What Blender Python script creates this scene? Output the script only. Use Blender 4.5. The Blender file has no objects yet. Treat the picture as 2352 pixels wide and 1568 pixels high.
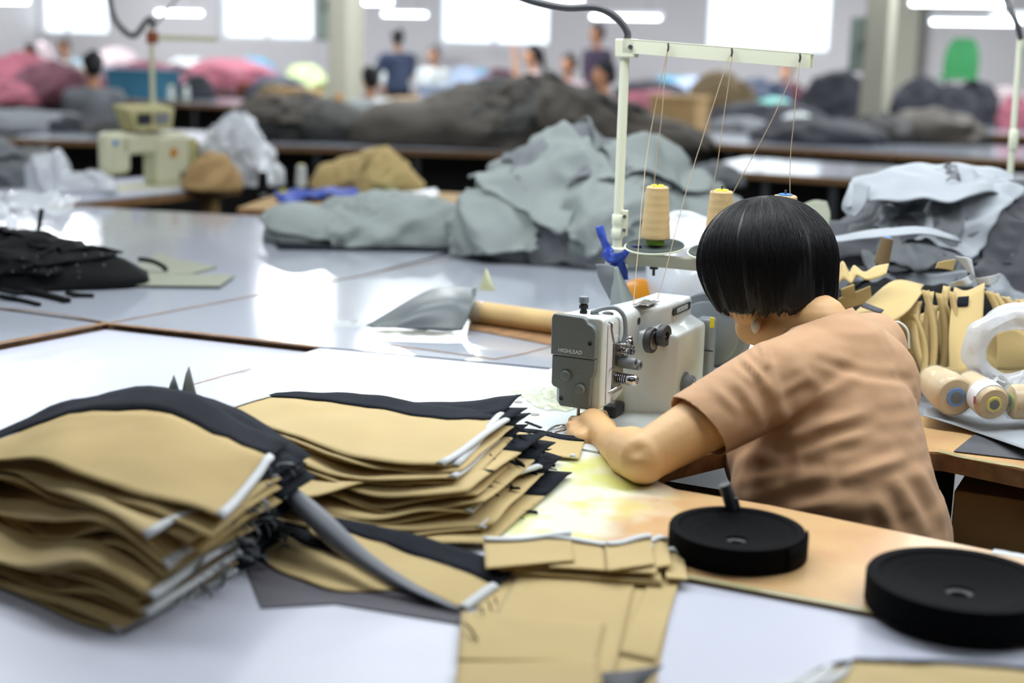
import bpy, bmesh, math, random
from mathutils import Vector, Matrix, noise
random.seed(7)
SC = bpy.context.scene
COL = SC.collection
# ------------------------------------------------------------------ camera
F = 3267.0; CAMH = 1.46; PITCH = math.atan((784-103)/F); ROLL = .026
FW = Vector((0, math.cos(PITCH), -math.sin(PITCH))); U0 = Vector((0, math.sin(PITCH), math.cos(PITCH))); R0 = Vector((1, 0, 0))
RT = R0*math.cos(ROLL)+U0*math.sin(ROLL); UP = U0*math.cos(ROLL)-R0*math.sin(ROLL)
cd = bpy.data.cameras.new('camera'); cam = bpy.data.objects.new('camera', cd); COL.objects.link(cam)
cd.sensor_width = 36; cd.lens = 50; cd.clip_end = 200; cd.clip_start = .05
cam.matrix_world = Matrix(((RT.x, UP.x, -FW.x, 0), (RT.y, UP.y, -FW.y, 0), (RT.z, UP.z, -FW.z, CAMH), (0, 0, 0, 1)))
cd.dof.use_dof = True; cd.dof.focus_distance = 2.62; cd.dof.aperture_fstop = 2.0
SC.camera = cam
# ------------------------------------------------------------------ world and light
W = bpy.data.worlds.new('world'); SC.world = W; W.use_nodes = True
bg = W.node_tree.nodes['Background']; bg.inputs[0].default_value = (.86, .94, 1, 1); bg.inputs[1].default_value = 2.6
SC.view_settings.view_transform = 'Standard'; SC.view_settings.look = 'None'; SC.view_settings.gamma = 1
SC.view_settings.exposure = 0.0; SC.view_settings.use_curve_mapping = False
A1 = math.radians(-26)
E1 = Vector((math.cos(A1), math.sin(A1), 0)); E2 = Vector((-math.sin(A1), math.cos(A1), 0)); EZ = Vector((0, 0, 1))
def lamp_light(x, y, z, power, lx=1.25, ly=.5, rot=A1, col=(.93, .97, 1)):
    l = bpy.data.lights.new('lamp_light', 'AREA'); l.shape = 'RECTANGLE'; l.size = lx; l.size_y = ly; l.energy = power; l.color = col
    o = bpy.data.objects.new('lamp_light', l); COL.objects.link(o); o.location = (x, y, z); o.rotation_euler = (0, 0, rot); return o
OVERHEAD = [(.15, 2.75, 2.35, 21), (-1.0, 3.1, 2.3, 25), (1.35, 2.1, 2.3, 24), (-.5, 4.6, 2.5, 20), (.9, 4.0, 2.5, 20), (2.2, 3.4, 2.5, 16), (-2.6, 5.6, 2.6, 22), (-.2, 7.2, 2.7, 24), (2.3, 6.2, 2.7, 24),
            (-4.2, 9.0, 2.9, 60), (-.8, 10.5, 3.0, 70), (3.0, 9.5, 3.0, 70), (-6, 14, 3.4, 150), (-1, 15, 3.4, 170), (4, 13, 3.4, 170), (-.9, 1.0, 2.7, 4), (1.2, .3, 2.7, 4), (-3, 20, 3.8, 265), (3, 18.5, 3.8, 265), (-7.5, 21, 3.8, 265), (-8, 25, 3.8, 195), (7, 15, 3.6, 180)]
for x, y, z, e in OVERHEAD: lamp_light(x, y, z, e)

# ------------------------------------------------------------------ pixel to place (frame of 2352 x 1568)
def ray(x, y): return FW + RT*((x-1176)/F) - UP*((y-784)/F)
def G(x, y, Z=.76):
    d = ray(x, y); t = (Z-CAMH)/d.z; return Vector((t*d.x, t*d.y, Z))
def P(x, y, Y):
    d = ray(x, y); t = Y/d.y; return Vector((t*d.x, Y, CAMH+t*d.z))
def lin(c): return c/12.92 if c <= .04045 else ((c+.055)/1.055)**2.4
def rgb(r, g, b): return (lin(r/255), lin(g/255), lin(b/255), 1)
# ------------------------------------------------------------------ materials
def mat(name, col, rough=.6, metal=0, var=0, vscale=8, bump=0, bscale=60, spec=.5, coat=0, trans=0, alpha=1, emis=None, es=0, sheen=0, col2=None, sss=0, detail=3):
    m = bpy.data.materials.new(name); m.use_nodes = True; nt = m.node_tree; b = nt.nodes['Principled BSDF']
    b.inputs['Base Color'].default_value = col; b.inputs['Roughness'].default_value = rough; b.inputs['Metallic'].default_value = metal
    b.inputs['Specular IOR Level'].default_value = spec; b.inputs['Coat Weight'].default_value = coat; b.inputs['Coat Roughness'].default_value = .08
    b.inputs['Transmission Weight'].default_value = trans; b.inputs['Alpha'].default_value = alpha; b.inputs['Sheen Weight'].default_value = sheen
    if sss: b.inputs['Subsurface Weight'].default_value = sss; b.inputs['Subsurface Radius'].default_value = (.02, .008, .004)
    if emis: b.inputs['Emission Color'].default_value = emis; b.inputs['Emission Strength'].default_value = es
    tc = nt.nodes.new('ShaderNodeTexCoord')
    if var or col2:
        n = nt.nodes.new('ShaderNodeTexNoise'); n.inputs['Scale'].default_value = vscale; n.inputs['Detail'].default_value = detail
        nt.links.new(tc.outputs['Object'], n.inputs['Vector'])
        cr = nt.nodes.new('ShaderNodeValToRGB'); cr.color_ramp.elements[0].position = .35; cr.color_ramp.elements[1].position = .65
        c2 = col2 or tuple(min(1, c*(1-var)) for c in col[:3])+(1,)
        cr.color_ramp.elements[0].color = c2; cr.color_ramp.elements[1].color = col
        nt.links.new(n.outputs['Fac'], cr.inputs['Fac']); nt.links.new(cr.outputs['Color'], b.inputs['Base Color'])
    if bump:
        n2 = nt.nodes.new('ShaderNodeTexNoise'); n2.inputs['Scale'].default_value = bscale; n2.inputs['Detail'].default_value = 4
        nt.links.new(tc.outputs['Object'], n2.inputs['Vector']); bp = nt.nodes.new('ShaderNodeBump'); bp.inputs['Strength'].default_value = bump; bp.inputs['Distance'].default_value = .004
        nt.links.new(n2.outputs['Fac'], bp.inputs['Height']); nt.links.new(bp.outputs['Normal'], b.inputs['Normal'])
    return m
M = {}
M['table'] = mat('white_laminate', rgb(164, 170, 181), .13, var=.05, vscale=2.2, coat=.3, detail=6)
M['table_near'] = mat('bright_laminate', rgb(200, 204, 219), .3, var=.04, vscale=1.5, detail=6)
M['edge'] = mat('brown_board_edge', rgb(150, 112, 72), .7, var=.4, vscale=30)
M['apron'] = mat('dark_bench_steel', rgb(52, 56, 58), .6)
M['wood'] = mat('worn_wood', rgb(232, 188, 128), .35, col2=rgb(216, 160, 108), vscale=9, detail=8, coat=.2)
M['castwhite'] = mat('white_enamel', rgb(222, 230, 228), .28, var=.03, vscale=20, coat=.4)
M['cream'] = mat('cream_enamel', rgb(236, 240, 216), .35, coat=.2)
M['machgrey'] = mat('speckled_grey_enamel', rgb(116, 122, 121), .42, var=.12, vscale=260)
M['motor'] = mat('motor_grey', rgb(132, 141, 147), .4, var=.1, vscale=10)
M['rubber'] = mat('dark_grey_plastic', rgb(66, 68, 72), .45)
M['chrome'] = mat('chrome', rgb(200, 200, 204), .14, metal=1)
M['steel'] = mat('brushed_steel', rgb(150, 148, 146), .35, metal=1, var=.2, vscale=60)
M['dark'] = mat('blackened_steel', rgb(28, 29, 32), .45)
M['black'] = mat('black_webbing', rgb(6, 7, 9), .8, var=.2, vscale=40, bump=.1, bscale=200, spec=.08)
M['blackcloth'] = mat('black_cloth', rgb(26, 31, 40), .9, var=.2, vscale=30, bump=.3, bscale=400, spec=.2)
M['blackdeep'] = mat('black_cord', rgb(9, 12, 13), .8, var=.2, vscale=20, spec=.2)
M['tan'] = mat('tan_cloth', rgb(198, 174, 118), .85, var=.06, vscale=8, bump=.15, bscale=500, sheen=.2)
M['tan2'] = mat('khaki_cloth', rgb(188, 164, 110), .85, var=.1, vscale=6, bump=.15, bscale=300)
M['bind'] = mat('white_binding_tape', rgb(206, 210, 212), .7, bump=.2, bscale=300)
M['under'] = mat('grey_fabric_backing', rgb(112, 116, 124), .6)
M['grey'] = mat('grey_fabric', rgb(138, 146, 144), .82, var=.06, vscale=5, bump=.1, bscale=250)
M['grey2'] = mat('mid_grey_fabric', rgb(112, 117, 121), .75, var=.12, vscale=7, bump=.1, bscale=250)
M['grey3'] = mat('slate_grey_fabric', rgb(84, 86, 92), .75, var=.15, vscale=9, bump=.2, bscale=300)
M['greylight'] = mat('pale_grey_coated_fabric', rgb(158, 165, 172), .6, var=.05, vscale=5)
M['brown'] = mat('brown_black_fabric', rgb(76, 70, 62), .8, var=.3, vscale=3, bump=.3, bscale=60)
M['darkbrown'] = mat('charcoal_fabric', rgb(52, 52, 50), .8, var=.25, vscale=3)
M['paper'] = mat('grey_green_card', rgb(132, 136, 120), .8, var=.04)
M['slate'] = mat('stack_shadow_grey', rgb(84, 82, 90), .75)  # tone of the shadow painted on the table between the stacks
M['sheetgrey'] = mat('grey_green_coated_sheet', rgb(88, 96, 98), .4, var=.1, vscale=6)
M['card'] = mat('cardboard', rgb(178, 146, 98), .8, var=.12, vscale=14, detail=5)
M['tube'] = mat('cardboard_tube', rgb(204, 172, 116), .65, var=.14, vscale=11)
M['blue'] = mat('blue_ribbon', rgb(48, 78, 178), .6, var=.15, vscale=20)
M['teal'] = mat('turquoise_sheet', rgb(120, 200, 190), .6)
M['green'] = mat('green_cone_base', rgb(130, 170, 60), .5)
M['yellow'] = mat('yellow_plastic', rgb(232, 222, 40), .45)
M['bluecap'] = mat('blue_plastic', rgb(40, 120, 200), .45)
M['orange'] = mat('amber_plastic', rgb(196, 130, 30), .3, coat=.3)
M['thread'] = mat('beige_thread', rgb(206, 178, 128), .6, var=.08, vscale=30, bump=.12, bscale=500)
M['line'] = mat('beige_yarn', rgb(190, 172, 140), .8)
M['disc'] = mat('spool_pad_foam', rgb(60, 70, 66), .9, bump=.3, bscale=300)
M['film'] = mat('clear_plastic_film', rgb(235, 240, 242), .18, alpha=.38, bump=.8, bscale=28, coat=.5, spec=.8)
M['filmhard'] = mat('cloudy_plastic_bag', rgb(225, 230, 236), .25, alpha=.6, bump=.9, bscale=22, coat=.4)
M['filmwrap'] = mat('crinkled_wrap', rgb(222, 228, 226), .16, alpha=.2, bump=1, bscale=60, coat=.7, spec=.9)
M['tape'] = mat('yellowed_tape', rgb(206, 208, 158), .3, alpha=.55, bump=.8, bscale=60, coat=.6)
M['skin'] = mat('skin', rgb(222, 178, 124), .5, var=.06, vscale=14, sss=.15)
M['hair'] = mat('black_hair', rgb(12, 12, 16), .44, spec=.45)
M['shirt'] = mat('tan_brown_cotton', rgb(194, 153, 115), .85, var=.03, vscale=5, bump=.12, bscale=600, sheen=.15)
M['trouser'] = mat('dark_trousers', rgb(30, 34, 42), .85)
M['pearl'] = mat('pearl_earring', rgb(226, 222, 212), .25, coat=.6)
M['wall'] = mat('painted_wall', rgb(222, 218, 220), .85, var=.06, vscale=.6)
M['floor'] = mat('dark_concrete_floor', rgb(58, 62, 62), .5, var=.15, vscale=1.2, detail=6)
M['ceil'] = mat('ceiling_paint', rgb(215, 215, 215), .9)
M['pillarl'] = mat('beige_pillar_paint', rgb(176, 174, 158), .8, var=.05, vscale=2)
M['cabg'] = mat('grey_green_cabinet', rgb(132, 146, 138), .6)
M['glass'] = mat('window_glass', rgb(250, 252, 255), .03, alpha=.12)
M['wframe'] = mat('window_frame_white', rgb(220, 224, 228), .5)
M['tubeon'] = mat('lit_fluorescent_tube', (1, 1, 1, 1), .5, emis=(.9, .97, 1, 1), es=9)
M['oldcream'] = mat('aged_cream_enamel', rgb(208, 208, 178), .4)
M['oldyellow'] = mat('aged_yellow_plastic', rgb(184, 178, 128), .5)
for k, c in dict(pink=(158, 88, 104), maroon=(96, 52, 66), sky=(110, 186, 220), binblue=(44, 104, 130), greycloth=(128, 132, 138), navy=(66, 78, 104), purple=(66, 52, 76), whitecloth=(208, 216, 216), pinkwhite=(196, 178, 182),
                 jet=(34, 36, 46), leafgreen=(64, 150, 92), olive=(118, 100, 70), greenbeige=(190, 206, 150), redbrown=(150, 78, 44), paleblue=(170, 186, 214)).items():
    M[k] = mat(k+'_cloth', rgb(*c), .8, var=.2, vscale=4)
M['skin2'] = mat('skin_worker', rgb(196, 142, 108), .6)
# worn top: laminate rubbed through to yellow adhesive and wood
def worn_material():
    m = mat('worn_sewing_table_top', rgb(238, 240, 226), .3, coat=.2); nt = m.node_tree; b = nt.nodes['Principled BSDF']
    tc = nt.nodes.new('ShaderNodeTexCoord'); sep = nt.nodes.new('ShaderNodeSeparateXYZ')
    mp = nt.nodes.new('ShaderNodeMapping'); mp.inputs['Rotation'].default_value = (0, 0, -A1); nt.links.new(tc.outputs['Object'], mp.inputs['Vector']); nt.links.new(mp.outputs['Vector'], sep.inputs[0])
    n = nt.nodes.new('ShaderNodeTexNoise'); n.inputs['Scale'].default_value = 9; n.inputs['Detail'].default_value = 6; nt.links.new(mp.outputs['Vector'], n.inputs['Vector'])
    a = nt.nodes.new('ShaderNodeMath'); a.operation = 'MULTIPLY_ADD'; a.inputs[1].default_value = .22; nt.links.new(n.outputs['Fac'], a.inputs[0]); nt.links.new(sep.outputs['X'], a.inputs[2])
    n3 = nt.nodes.new('ShaderNodeTexNoise'); n3.inputs['Scale'].default_value = 14; n3.inputs['Detail'].default_value = 8; nt.links.new(tc.outputs['Object'], n3.inputs['Vector'])
    w = nt.nodes.new('ShaderNodeValToRGB'); w.color_ramp.elements[0].position = .35; w.color_ramp.elements[1].position = .7
    w.color_ramp.elements[0].color = rgb(208, 164, 118); w.color_ramp.elements[1].color = rgb(218, 182, 128); nt.links.new(n3.outputs['Fac'], w.inputs['Fac'])
    yl = nt.nodes.new('ShaderNodeValToRGB'); yl.color_ramp.elements[0].position = .45; yl.color_ramp.elements[1].position = .62
    yl.color_ramp.elements[0].color = rgb(236, 238, 214); yl.color_ramp.elements[1].color = rgb(224, 228, 138); nt.links.new(n3.outputs['Fac'], yl.inputs['Fac'])
    r1 = nt.nodes.new('ShaderNodeMapRange'); r1.inputs[1].default_value = -.54; r1.inputs[2].default_value = -.49; nt.links.new(a.outputs[0], r1.inputs[0])
    r2 = nt.nodes.new('ShaderNodeMapRange'); r2.inputs[1].default_value = -.38; r2.inputs[2].default_value = -.30; nt.links.new(a.outputs[0], r2.inputs[0])
    m1 = nt.nodes.new('ShaderNodeMix'); m1.data_type = 'RGBA'; m1.inputs[6].default_value = rgb(234, 240, 234); nt.links.new(r1.outputs[0], m1.inputs[0]); nt.links.new(yl.outputs['Color'], m1.inputs[7])
    m2 = nt.nodes.new('ShaderNodeMix'); m2.data_type = 'RGBA'; nt.links.new(r2.outputs[0], m2.inputs[0]); nt.links.new(m1.outputs[2], m2.inputs[6]); nt.links.new(w.outputs['Color'], m2.inputs[7])
    nt.links.new(m2.outputs[2], b.inputs['Base Color']); return m, (r1, r2)
M['worn'], WORN = worn_material()

# ------------------------------------------------------------------ mesh helpers
class MB:
    def __init__(s): s.v = []; s.f = []
    def add(s, v, f):
        o = len(s.v); s.v += [Vector(q) for q in v]; s.f += [tuple(i+o for i in q) for q in f]; return s
    def box(s, x0, x1, y0, y1, z0, z1, T=None):
        v = [Vector((x, y, z)) for z in (z0, z1) for y in (y0, y1) for x in (x0, x1)]
        if T: v = [T(q) for q in v]
        return s.add(v, [(0, 2, 3, 1), (4, 5, 7, 6), (0, 1, 5, 4), (2, 6, 7, 3), (0, 4, 6, 2), (1, 3, 7, 5)])
    def prism(s, pts, z0, z1):
        n = len(pts); v = [Vector((p[0], p[1], z0)) for p in pts]+[Vector((p[0], p[1], z1)) for p in pts]
        return s.add(v, [tuple(range(n-1, -1, -1)), tuple(range(n, 2*n))]+[(i, (i+1) % n, n+(i+1) % n, n+i) for i in range(n)])
    def loft(s, rings, cap=True, closed=True):
        n = len(rings[0]); v = [p for r in rings for p in r]; f = []
        for k in range(len(rings)-1):
            for i in range(n if closed else n-1): j = (i+1) % n; f.append((k*n+i, k*n+j, (k+1)*n+j, (k+1)*n+i))
        if cap: f += [tuple(range(n-1, -1, -1)), tuple(range((len(rings)-1)*n, len(rings)*n))]
        return s.add(v, f)
    def cyl(s, a, b, r0, r1=None, n=20):
        a = Vector(a); b = Vector(b); r1 = r0 if r1 is None else r1; return s.lathe([(r0, 0), (r1, (b-a).length)], a, b-a, n)
    def lathe(s, prof, c, ax=(0, 0, 1), n=28):
        c = Vector(c); ax = Vector(ax).normalized(); t = ax.orthogonal().normalized(); q = ax.cross(t)
        return s.loft([[c+ax*h+(t*math.cos(2*math.pi*i/n)+q*math.sin(2*math.pi*i/n))*max(r, 1e-5) for i in range(n)] for r, h in prof])
    def tube(s, path, r, n=8, rf=None):
        path = [Vector(p) for p in path]; rings = []; prev = None
        for i, p in enumerate(path):
            d = (path[min(i+1, len(path)-1)]-path[max(i-1, 0)]).normalized()
            t = d.orthogonal().normalized() if prev is None else (prev-d*prev.dot(d)).normalized()
            prev = t; q = d.cross(t); rr = rf(i/(len(path)-1)) if rf else r
            rings.append([p+(t*math.cos(2*math.pi*k/n)+q*math.sin(2*math.pi*k/n))*rr for k in range(n)])
        return s.loft(rings)
    def ball(s, c, r, n=14, m=9):
        c = Vector(c); r = r if hasattr(r, '__len__') else (r, r, r)
        return s.loft([[c+Vector((r[0]*math.sin(th)*math.cos(2*math.pi*i/n), r[1]*math.sin(th)*math.sin(2*math.pi*i/n), -r[2]*math.cos(th))) for i in range(n)] for th in [math.pi*(k+.02)/(m+.04) for k in range(m+1)]])
    def grid(s, g):
        n = len(g); k = len(g[0]); return s.add([p for r in g for p in r], [(i*k+j, i*k+j+1, (i+1)*k+j+1, (i+1)*k+j) for i in range(n-1) for j in range(k-1)])
    def ob(s, name, m, parent=None, smooth=True, bevel=0, solid=0, sub=0, T=None):
        me = bpy.data.meshes.new(name); v = [T(q) for q in s.v] if T else s.v
        me.from_pydata([tuple(q) for q in v], [], s.f); me.validate()
        if not solid:
            bm = bmesh.new(); bm.from_mesh(me); bmesh.ops.recalc_face_normals(bm, faces=bm.faces); bm.to_mesh(me); bm.free()
        me.materials.append(M[m] if isinstance(m, str) else m)
        if smooth:
            for p in me.polygons: p.use_smooth = True
        o = bpy.data.objects.new(name, me); COL.objects.link(o)
        if parent: o.parent = parent
        if solid: q = o.modifiers.new('thickness', 'SOLIDIFY'); q.thickness = solid; q.offset = 0
        if bevel: q = o.modifiers.new('bevel', 'BEVEL'); q.width = bevel; q.segments = 3; q.limit_method = 'ANGLE'; q.angle_limit = .6
        if sub: q = o.modifiers.new('sub', 'SUBSURF'); q.levels = sub; q.render_levels = sub
        if smooth and (bevel or not solid): me.set_sharp_from_angle(angle=math.radians(42))
        return o
def tag(o, label, cat, group=None, kind=None):
    o['label'] = label
    if cat: o['category'] = cat
    if group: o['group'] = group
    if kind: o['kind'] = kind
    return o
def thing(name, label, cat, loc=(0, 0, 0), rz=0, group=None):
    o = bpy.data.objects.new(name, None); COL.objects.link(o); o.location = loc; o.rotation_euler = (0, 0, rz); o.empty_display_size = .05
    return tag(o, label, cat, group)
def wparent(o, root):                      # parts made in world coordinates
    o.parent = root; o.matrix_parent_inverse = Matrix.Translation(root.location).inverted() if not any(root.rotation_euler) else (Matrix.Translation(root.location) @ root.rotation_euler.to_matrix().to_4x4()).inverted()
    return o
def struct(o): o['kind'] = 'structure'; return o
def dup(root, loc, rz=None, label=None, scale=None):
    r = root.copy(); COL.objects.link(r); r.location = loc
    if rz is not None: r.rotation_euler = (0, 0, rz)
    if scale: r.scale = (scale,)*3
    if label: r['label'] = label
    for ch in list(root.children):
        c = ch.copy(); COL.objects.link(c); c.parent = r
        for g in ch.children: d = g.copy(); COL.objects.link(d); d.parent = c
    return r
def cr(pts, n):                             # Catmull-Rom through points
    pts = [Vector(p) for p in pts]; out = []
    for k in range(n):
        t = k/(n-1)*(len(pts)-1); i = min(int(t), len(pts)-2); u = t-i
        p1, p2 = pts[i], pts[i+1]; p0 = pts[i-1] if i else p1*2-p2; p3 = pts[i+2] if i+2 < len(pts) else p2*2-p1
        out.append(.5*((2*p1)+(p2-p0)*u+(2*p0-5*p1+4*p2-p3)*u*u+(3*p1-p0-3*p2+p3)*u**3))
    return out
def nz(p, s=1, seed=0): return noise.noise(Vector((p[0]*s+seed*7.3, p[1]*s+seed*3.1, p[2]*s+seed*1.7)))
def text(body, size, m, parent, mw, depth=.0004):
    c = bpy.data.curves.new('lettering', 'FONT'); c.body = body; c.size = size; c.extrude = depth; c.align_x = 'CENTER'; c.align_y = 'CENTER'; c.offset = size*.02
    t_ = bpy.data.objects.new('tmp_text', c); COL.objects.link(t_); dg = bpy.context.evaluated_depsgraph_get(); dg.update(); me = bpy.data.meshes.new_from_object(t_.evaluated_get(dg), depsgraph=dg); bpy.data.objects.remove(t_); me.materials.clear(); me.materials.append(M[m])
    o = bpy.data.objects.new('lettering', me); COL.objects.link(o); o.parent = parent; o.matrix_local = mw; return o

# ------------------------------------------------------------------ the hall
def R2(u, v, z=0): return E1*u+E2*v+EZ*z                 # room axes from under the camera
WV = (Vector((0, 25, 0))).dot(E2)                          # distance of the far wall
def wall_u(px):
    d = ray(px, 100); t = WV/d.dot(E2); return (d*t).dot(E1)
struct(MB().add([R2(-22, -8), R2(16, -8), R2(16, WV+.3), R2(-22, WV+.3)], [(0, 1, 2, 3)]).ob('floor', 'floor', smooth=False))
struct(MB().add([R2(-22, -8, 5), R2(16, -8, 5), R2(16, WV+.3, 5), R2(-22, WV+.3, 5)], [(3, 2, 1, 0)]).ob('ceiling', 'ceil', smooth=False))
wins = [(wall_u(a), wall_u(b)) for a, b in ((55, 250), (503, 720), (1005, 1262), (1615, 1908))]
SILL, HEAD = 1.44, 3.9
TR = lambda q: R2(q.x, q.y, q.z)
mb = MB(); us = [-22]+[x for w in wins for x in w]+[16]
for i in range(0, len(us), 2): mb.box(us[i], us[i+1], WV, WV+.25, 0, 5, TR)
for a, b in wins: mb.box(a, b, WV, WV+.25, 0, SILL, TR); mb.box(a, b, WV, WV+.25, HEAD, 5, TR)
struct(mb.ob('wall_far', 'wall', smooth=False))
struct(MB().box(-22.2, -22, -8, WV+.3, 0, 5, TR).ob('wall_left', 'wall', smooth=False))
struct(MB().box(-22, 16, -8.2, -8, 0, 5, TR).ob('wall_near', 'wall', smooth=False))
struct(MB().box(16, 16.2, -8, WV+.3, 0, 5, TR).ob('wall_right', 'wall', smooth=False))
for i, (a, b) in enumerate(wins):
    f = MB()
    for x in (a+.03, (a+b)/2, b-.03): f.box(x-.03, x+.03, WV+.04, WV+.12, SILL, HEAD, TR)
    for z in (SILL+.03, SILL+1.3, HEAD-.03): f.box(a, b, WV+.04, WV+.12, z-.03, z+.03, TR)
    w = struct(f.ob('window_%d' % (i+1), 'wframe', smooth=False))
    MB().box(a, b, WV+.075, WV+.08, SILL, HEAD, TR).ob('pane', 'glass', w, smooth=False)
struct(MB().box(wall_u(2062), wall_u(2118), WV-.35, WV, 0, 5, TR).ob('trim_1', 'pillarl', smooth=False))

def pillar(px, Y, w, d, lab):
    c = P(px, 120, Y); u, v = c.dot(E1), c.dot(E2)
    o = struct(MB().box(u-w/2, u+w/2, v, v+d, 0, 5, TR).ob('pillar', 'pillarl', smooth=False, bevel=.01)); tag(o, lab, 'pillar', kind='structure'); return u, v
u, v = pillar(775, 16.5, .26, .36, 'square beige pillar rising behind the brown fabric heap')
b = thing('electrical_cabinet', 'grey green metal cabinet mounted on the left side of the left pillar', 'cabinet', R2(u-.13, v, 1.45), A1)
MB().box(-.18, 0, .02, .22, 0, .8).ob('body', 'cabg', b, bevel=.01); MB().box(-.17, -.01, .008, .02, .02, .78).ob('door', 'cabg', b, bevel=.003); MB().box(-.04, -.025, -.008, .008, .34, .44).ob('handle', 'dark', b)
u, v = pillar(2010, 13.5, .22, .30, 'square beige pillar rising behind the right hand benches')
b = thing('electrical_cabinet', 'grey green metal cabinet mounted on the left side of the right pillar', 'cabinet', R2(u-.11, v, 1.3), A1)
MB().box(-.14, 0, .02, .22, 0, .5).ob('body', 'cabg', b, bevel=.01); MB().box(-.13, -.01, .008, .02, .02, .48).ob('door', 'cabg', b, bevel=.003); MB().box(-.035, -.02, -.008, .008, .2, .28).ob('handle', 'dark', b)

def fluo(px, py, Y, L, lab, r=.02):
    c = P(px, py, Y); o = thing('fluorescent_lamp', lab, 'lamp', c, A1)
    MB().cyl((-L/2, 0, 0), (L/2, 0, 0), r, n=12).ob('tube', 'tubeon', o)
    MB().box(-L/2-.03, L/2+.03, -.04, .04, r+.005, r+.05).ob('housing', 'wframe', o, bevel=.005)
    for s in (-1, 1): MB().cyl((s*(L/2+.01), 0, 0), (s*(L/2+.035), 0, 0), r*1.1, n=10).ob('end_cap', 'wframe', o)
    for s in (-1, 1): MB().cyl((s*L*.35, 0, r+.05), (s*L*.35, 0, 4.99-c.z), .004, n=6).ob('hanger', 'dark', o)
fluo(412, 30, 24, .92, 'lit tube lamp hanging between the two leftmost windows')
fluo(930, 33, 24, .80, 'lit tube lamp hanging right of the left pillar, lower of the two there')
fluo(860, 6, 22, .6, 'lit tube lamp at the top edge above the left pillar')
fluo(1437, 40, 20, .98, 'lit tube lamp hanging behind the thread stand')
fluo(2240, 52, 17, .98, 'lit tube lamp on the right, lower of the pair')
fluo(2200, 9, 16, 1.0, 'lit tube lamp on the right, higher of the pair')
fluo(1290, 3, 20, .6, 'lit tube lamp cut by the top edge behind the black hose')
fluo(30, 3, 22, .6, 'lit tube lamp cut by the top left corner')
fluo(2345, 45, 14, .5, 'lit tube lamp at the right edge, nearest of the right group')

# ------------------------------------------------------------------ near tables
def table(poly, z, lab, m='table', th=.03, em='edge', legs=None, name='work_table'):
    pts = [Vector((p[0], p[1], 0)) for p in poly]; c = sum(pts, Vector())/len(pts)
    o = thing(name, lab, 'table', (c.x, c.y, 0)); q = [p-c for p in pts]
    MB().prism(q, z-.004, z).ob('laminate_top', m, o, smooth=False)
    MB().prism([p*.9985 for p in q], z-th, z-.004).ob('board', em, o, smooth=False)
    idx = legs if legs is not None else range(len(q))
    for i in idx:
        p = q[i]*.86; MB().box(p.x-.025, p.x+.025, p.y-.025, p.y+.025, 0, z-th).ob('leg', 'apron', o, smooth=False)
    return o
pP = Vector((-1.0, 3.45, 0)); pQ = Vector((-.45, 3.24, 0)); pR = Vector((.1, 3.08, 0))
L1 = Vector((.54, .84, 0))
gp = .004
pS = pP+L1*1.95; 
table([pP+Vector((-.004, -.012, 0)), pQ+Vector((-.006, -.01, 0)), pQ-E2*2.6, pP-E2*2.9+E1*-.9, pP-L1*.9+Vector((-.0, -.02, 0))], .747, 'near left white table below the brown board edge', 'table_near', legs=[1, 2, 3])
table([pQ+Vector((.003, -.006, 0)), pR-E2*.01, Vector((-.375, 2.09, 0)), Vector((.23, 1.815, 0)), Vector((1.35, 1.29, 0)), Vector((1.0, .4, 0)), Vector((-.9, .9, 0)), pQ-E2*2.5], .758, 'near white table under the tan panel stacks', 'table_near', legs=[0, 4, 5, 6])
table([pP+Vector((.01, .004, 0)), pQ+Vector((.0, .004, 0)), pR, R2(pR.dot(E1)+1.0, pR.dot(E2)), R2(pR.dot(E1)+1.0, pR.dot(E2)+1.9), pS+Vector((.02, .3, 0)), pP+L1*1.0+Vector((.012, 0, 0))], .76, 'white table behind the sewing machine carrying the cardboard roll', legs=[0, 3, 4])
table([pP+Vector((-.004, .012, 0)), pP+L1*1.0+Vector((-.004, .004, 0)), pS+Vector((-.02, .3, 0)), R2(pS.dot(E1)-.3, pS.dot(E2)+.36), Vector((-.98, 5.68, 0)), Vector((-1.79, 5.86, 0)), Vector((-2.4, 5.4, 0)), Vector((-1.75, 3.82, 0))], .76, 'glossy white table at far left under the black cords', legs=[4, 6, 7])
table([pP+Vector((-.012, -.006, 0)), pP-L1*.9+Vector((-.01, 0, 0)), pP-L1*.9-E1*1.2, Vector((-1.77, 3.8, 0))], .76, 'small wedge of white table at the left edge', legs=[0, 2])
table([R2(pR.dot(E1)+1.005, pR.dot(E2)), R2(pR.dot(E1)+3.2, pR.dot(E2)), R2(pR.dot(E1)+3.2, pR.dot(E2)+1.9), R2(pR.dot(E1)+1.005, pR.dot(E2)+1.9)], .76, 'white table at right under the slate grey garments', legs=[1, 2])
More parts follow.
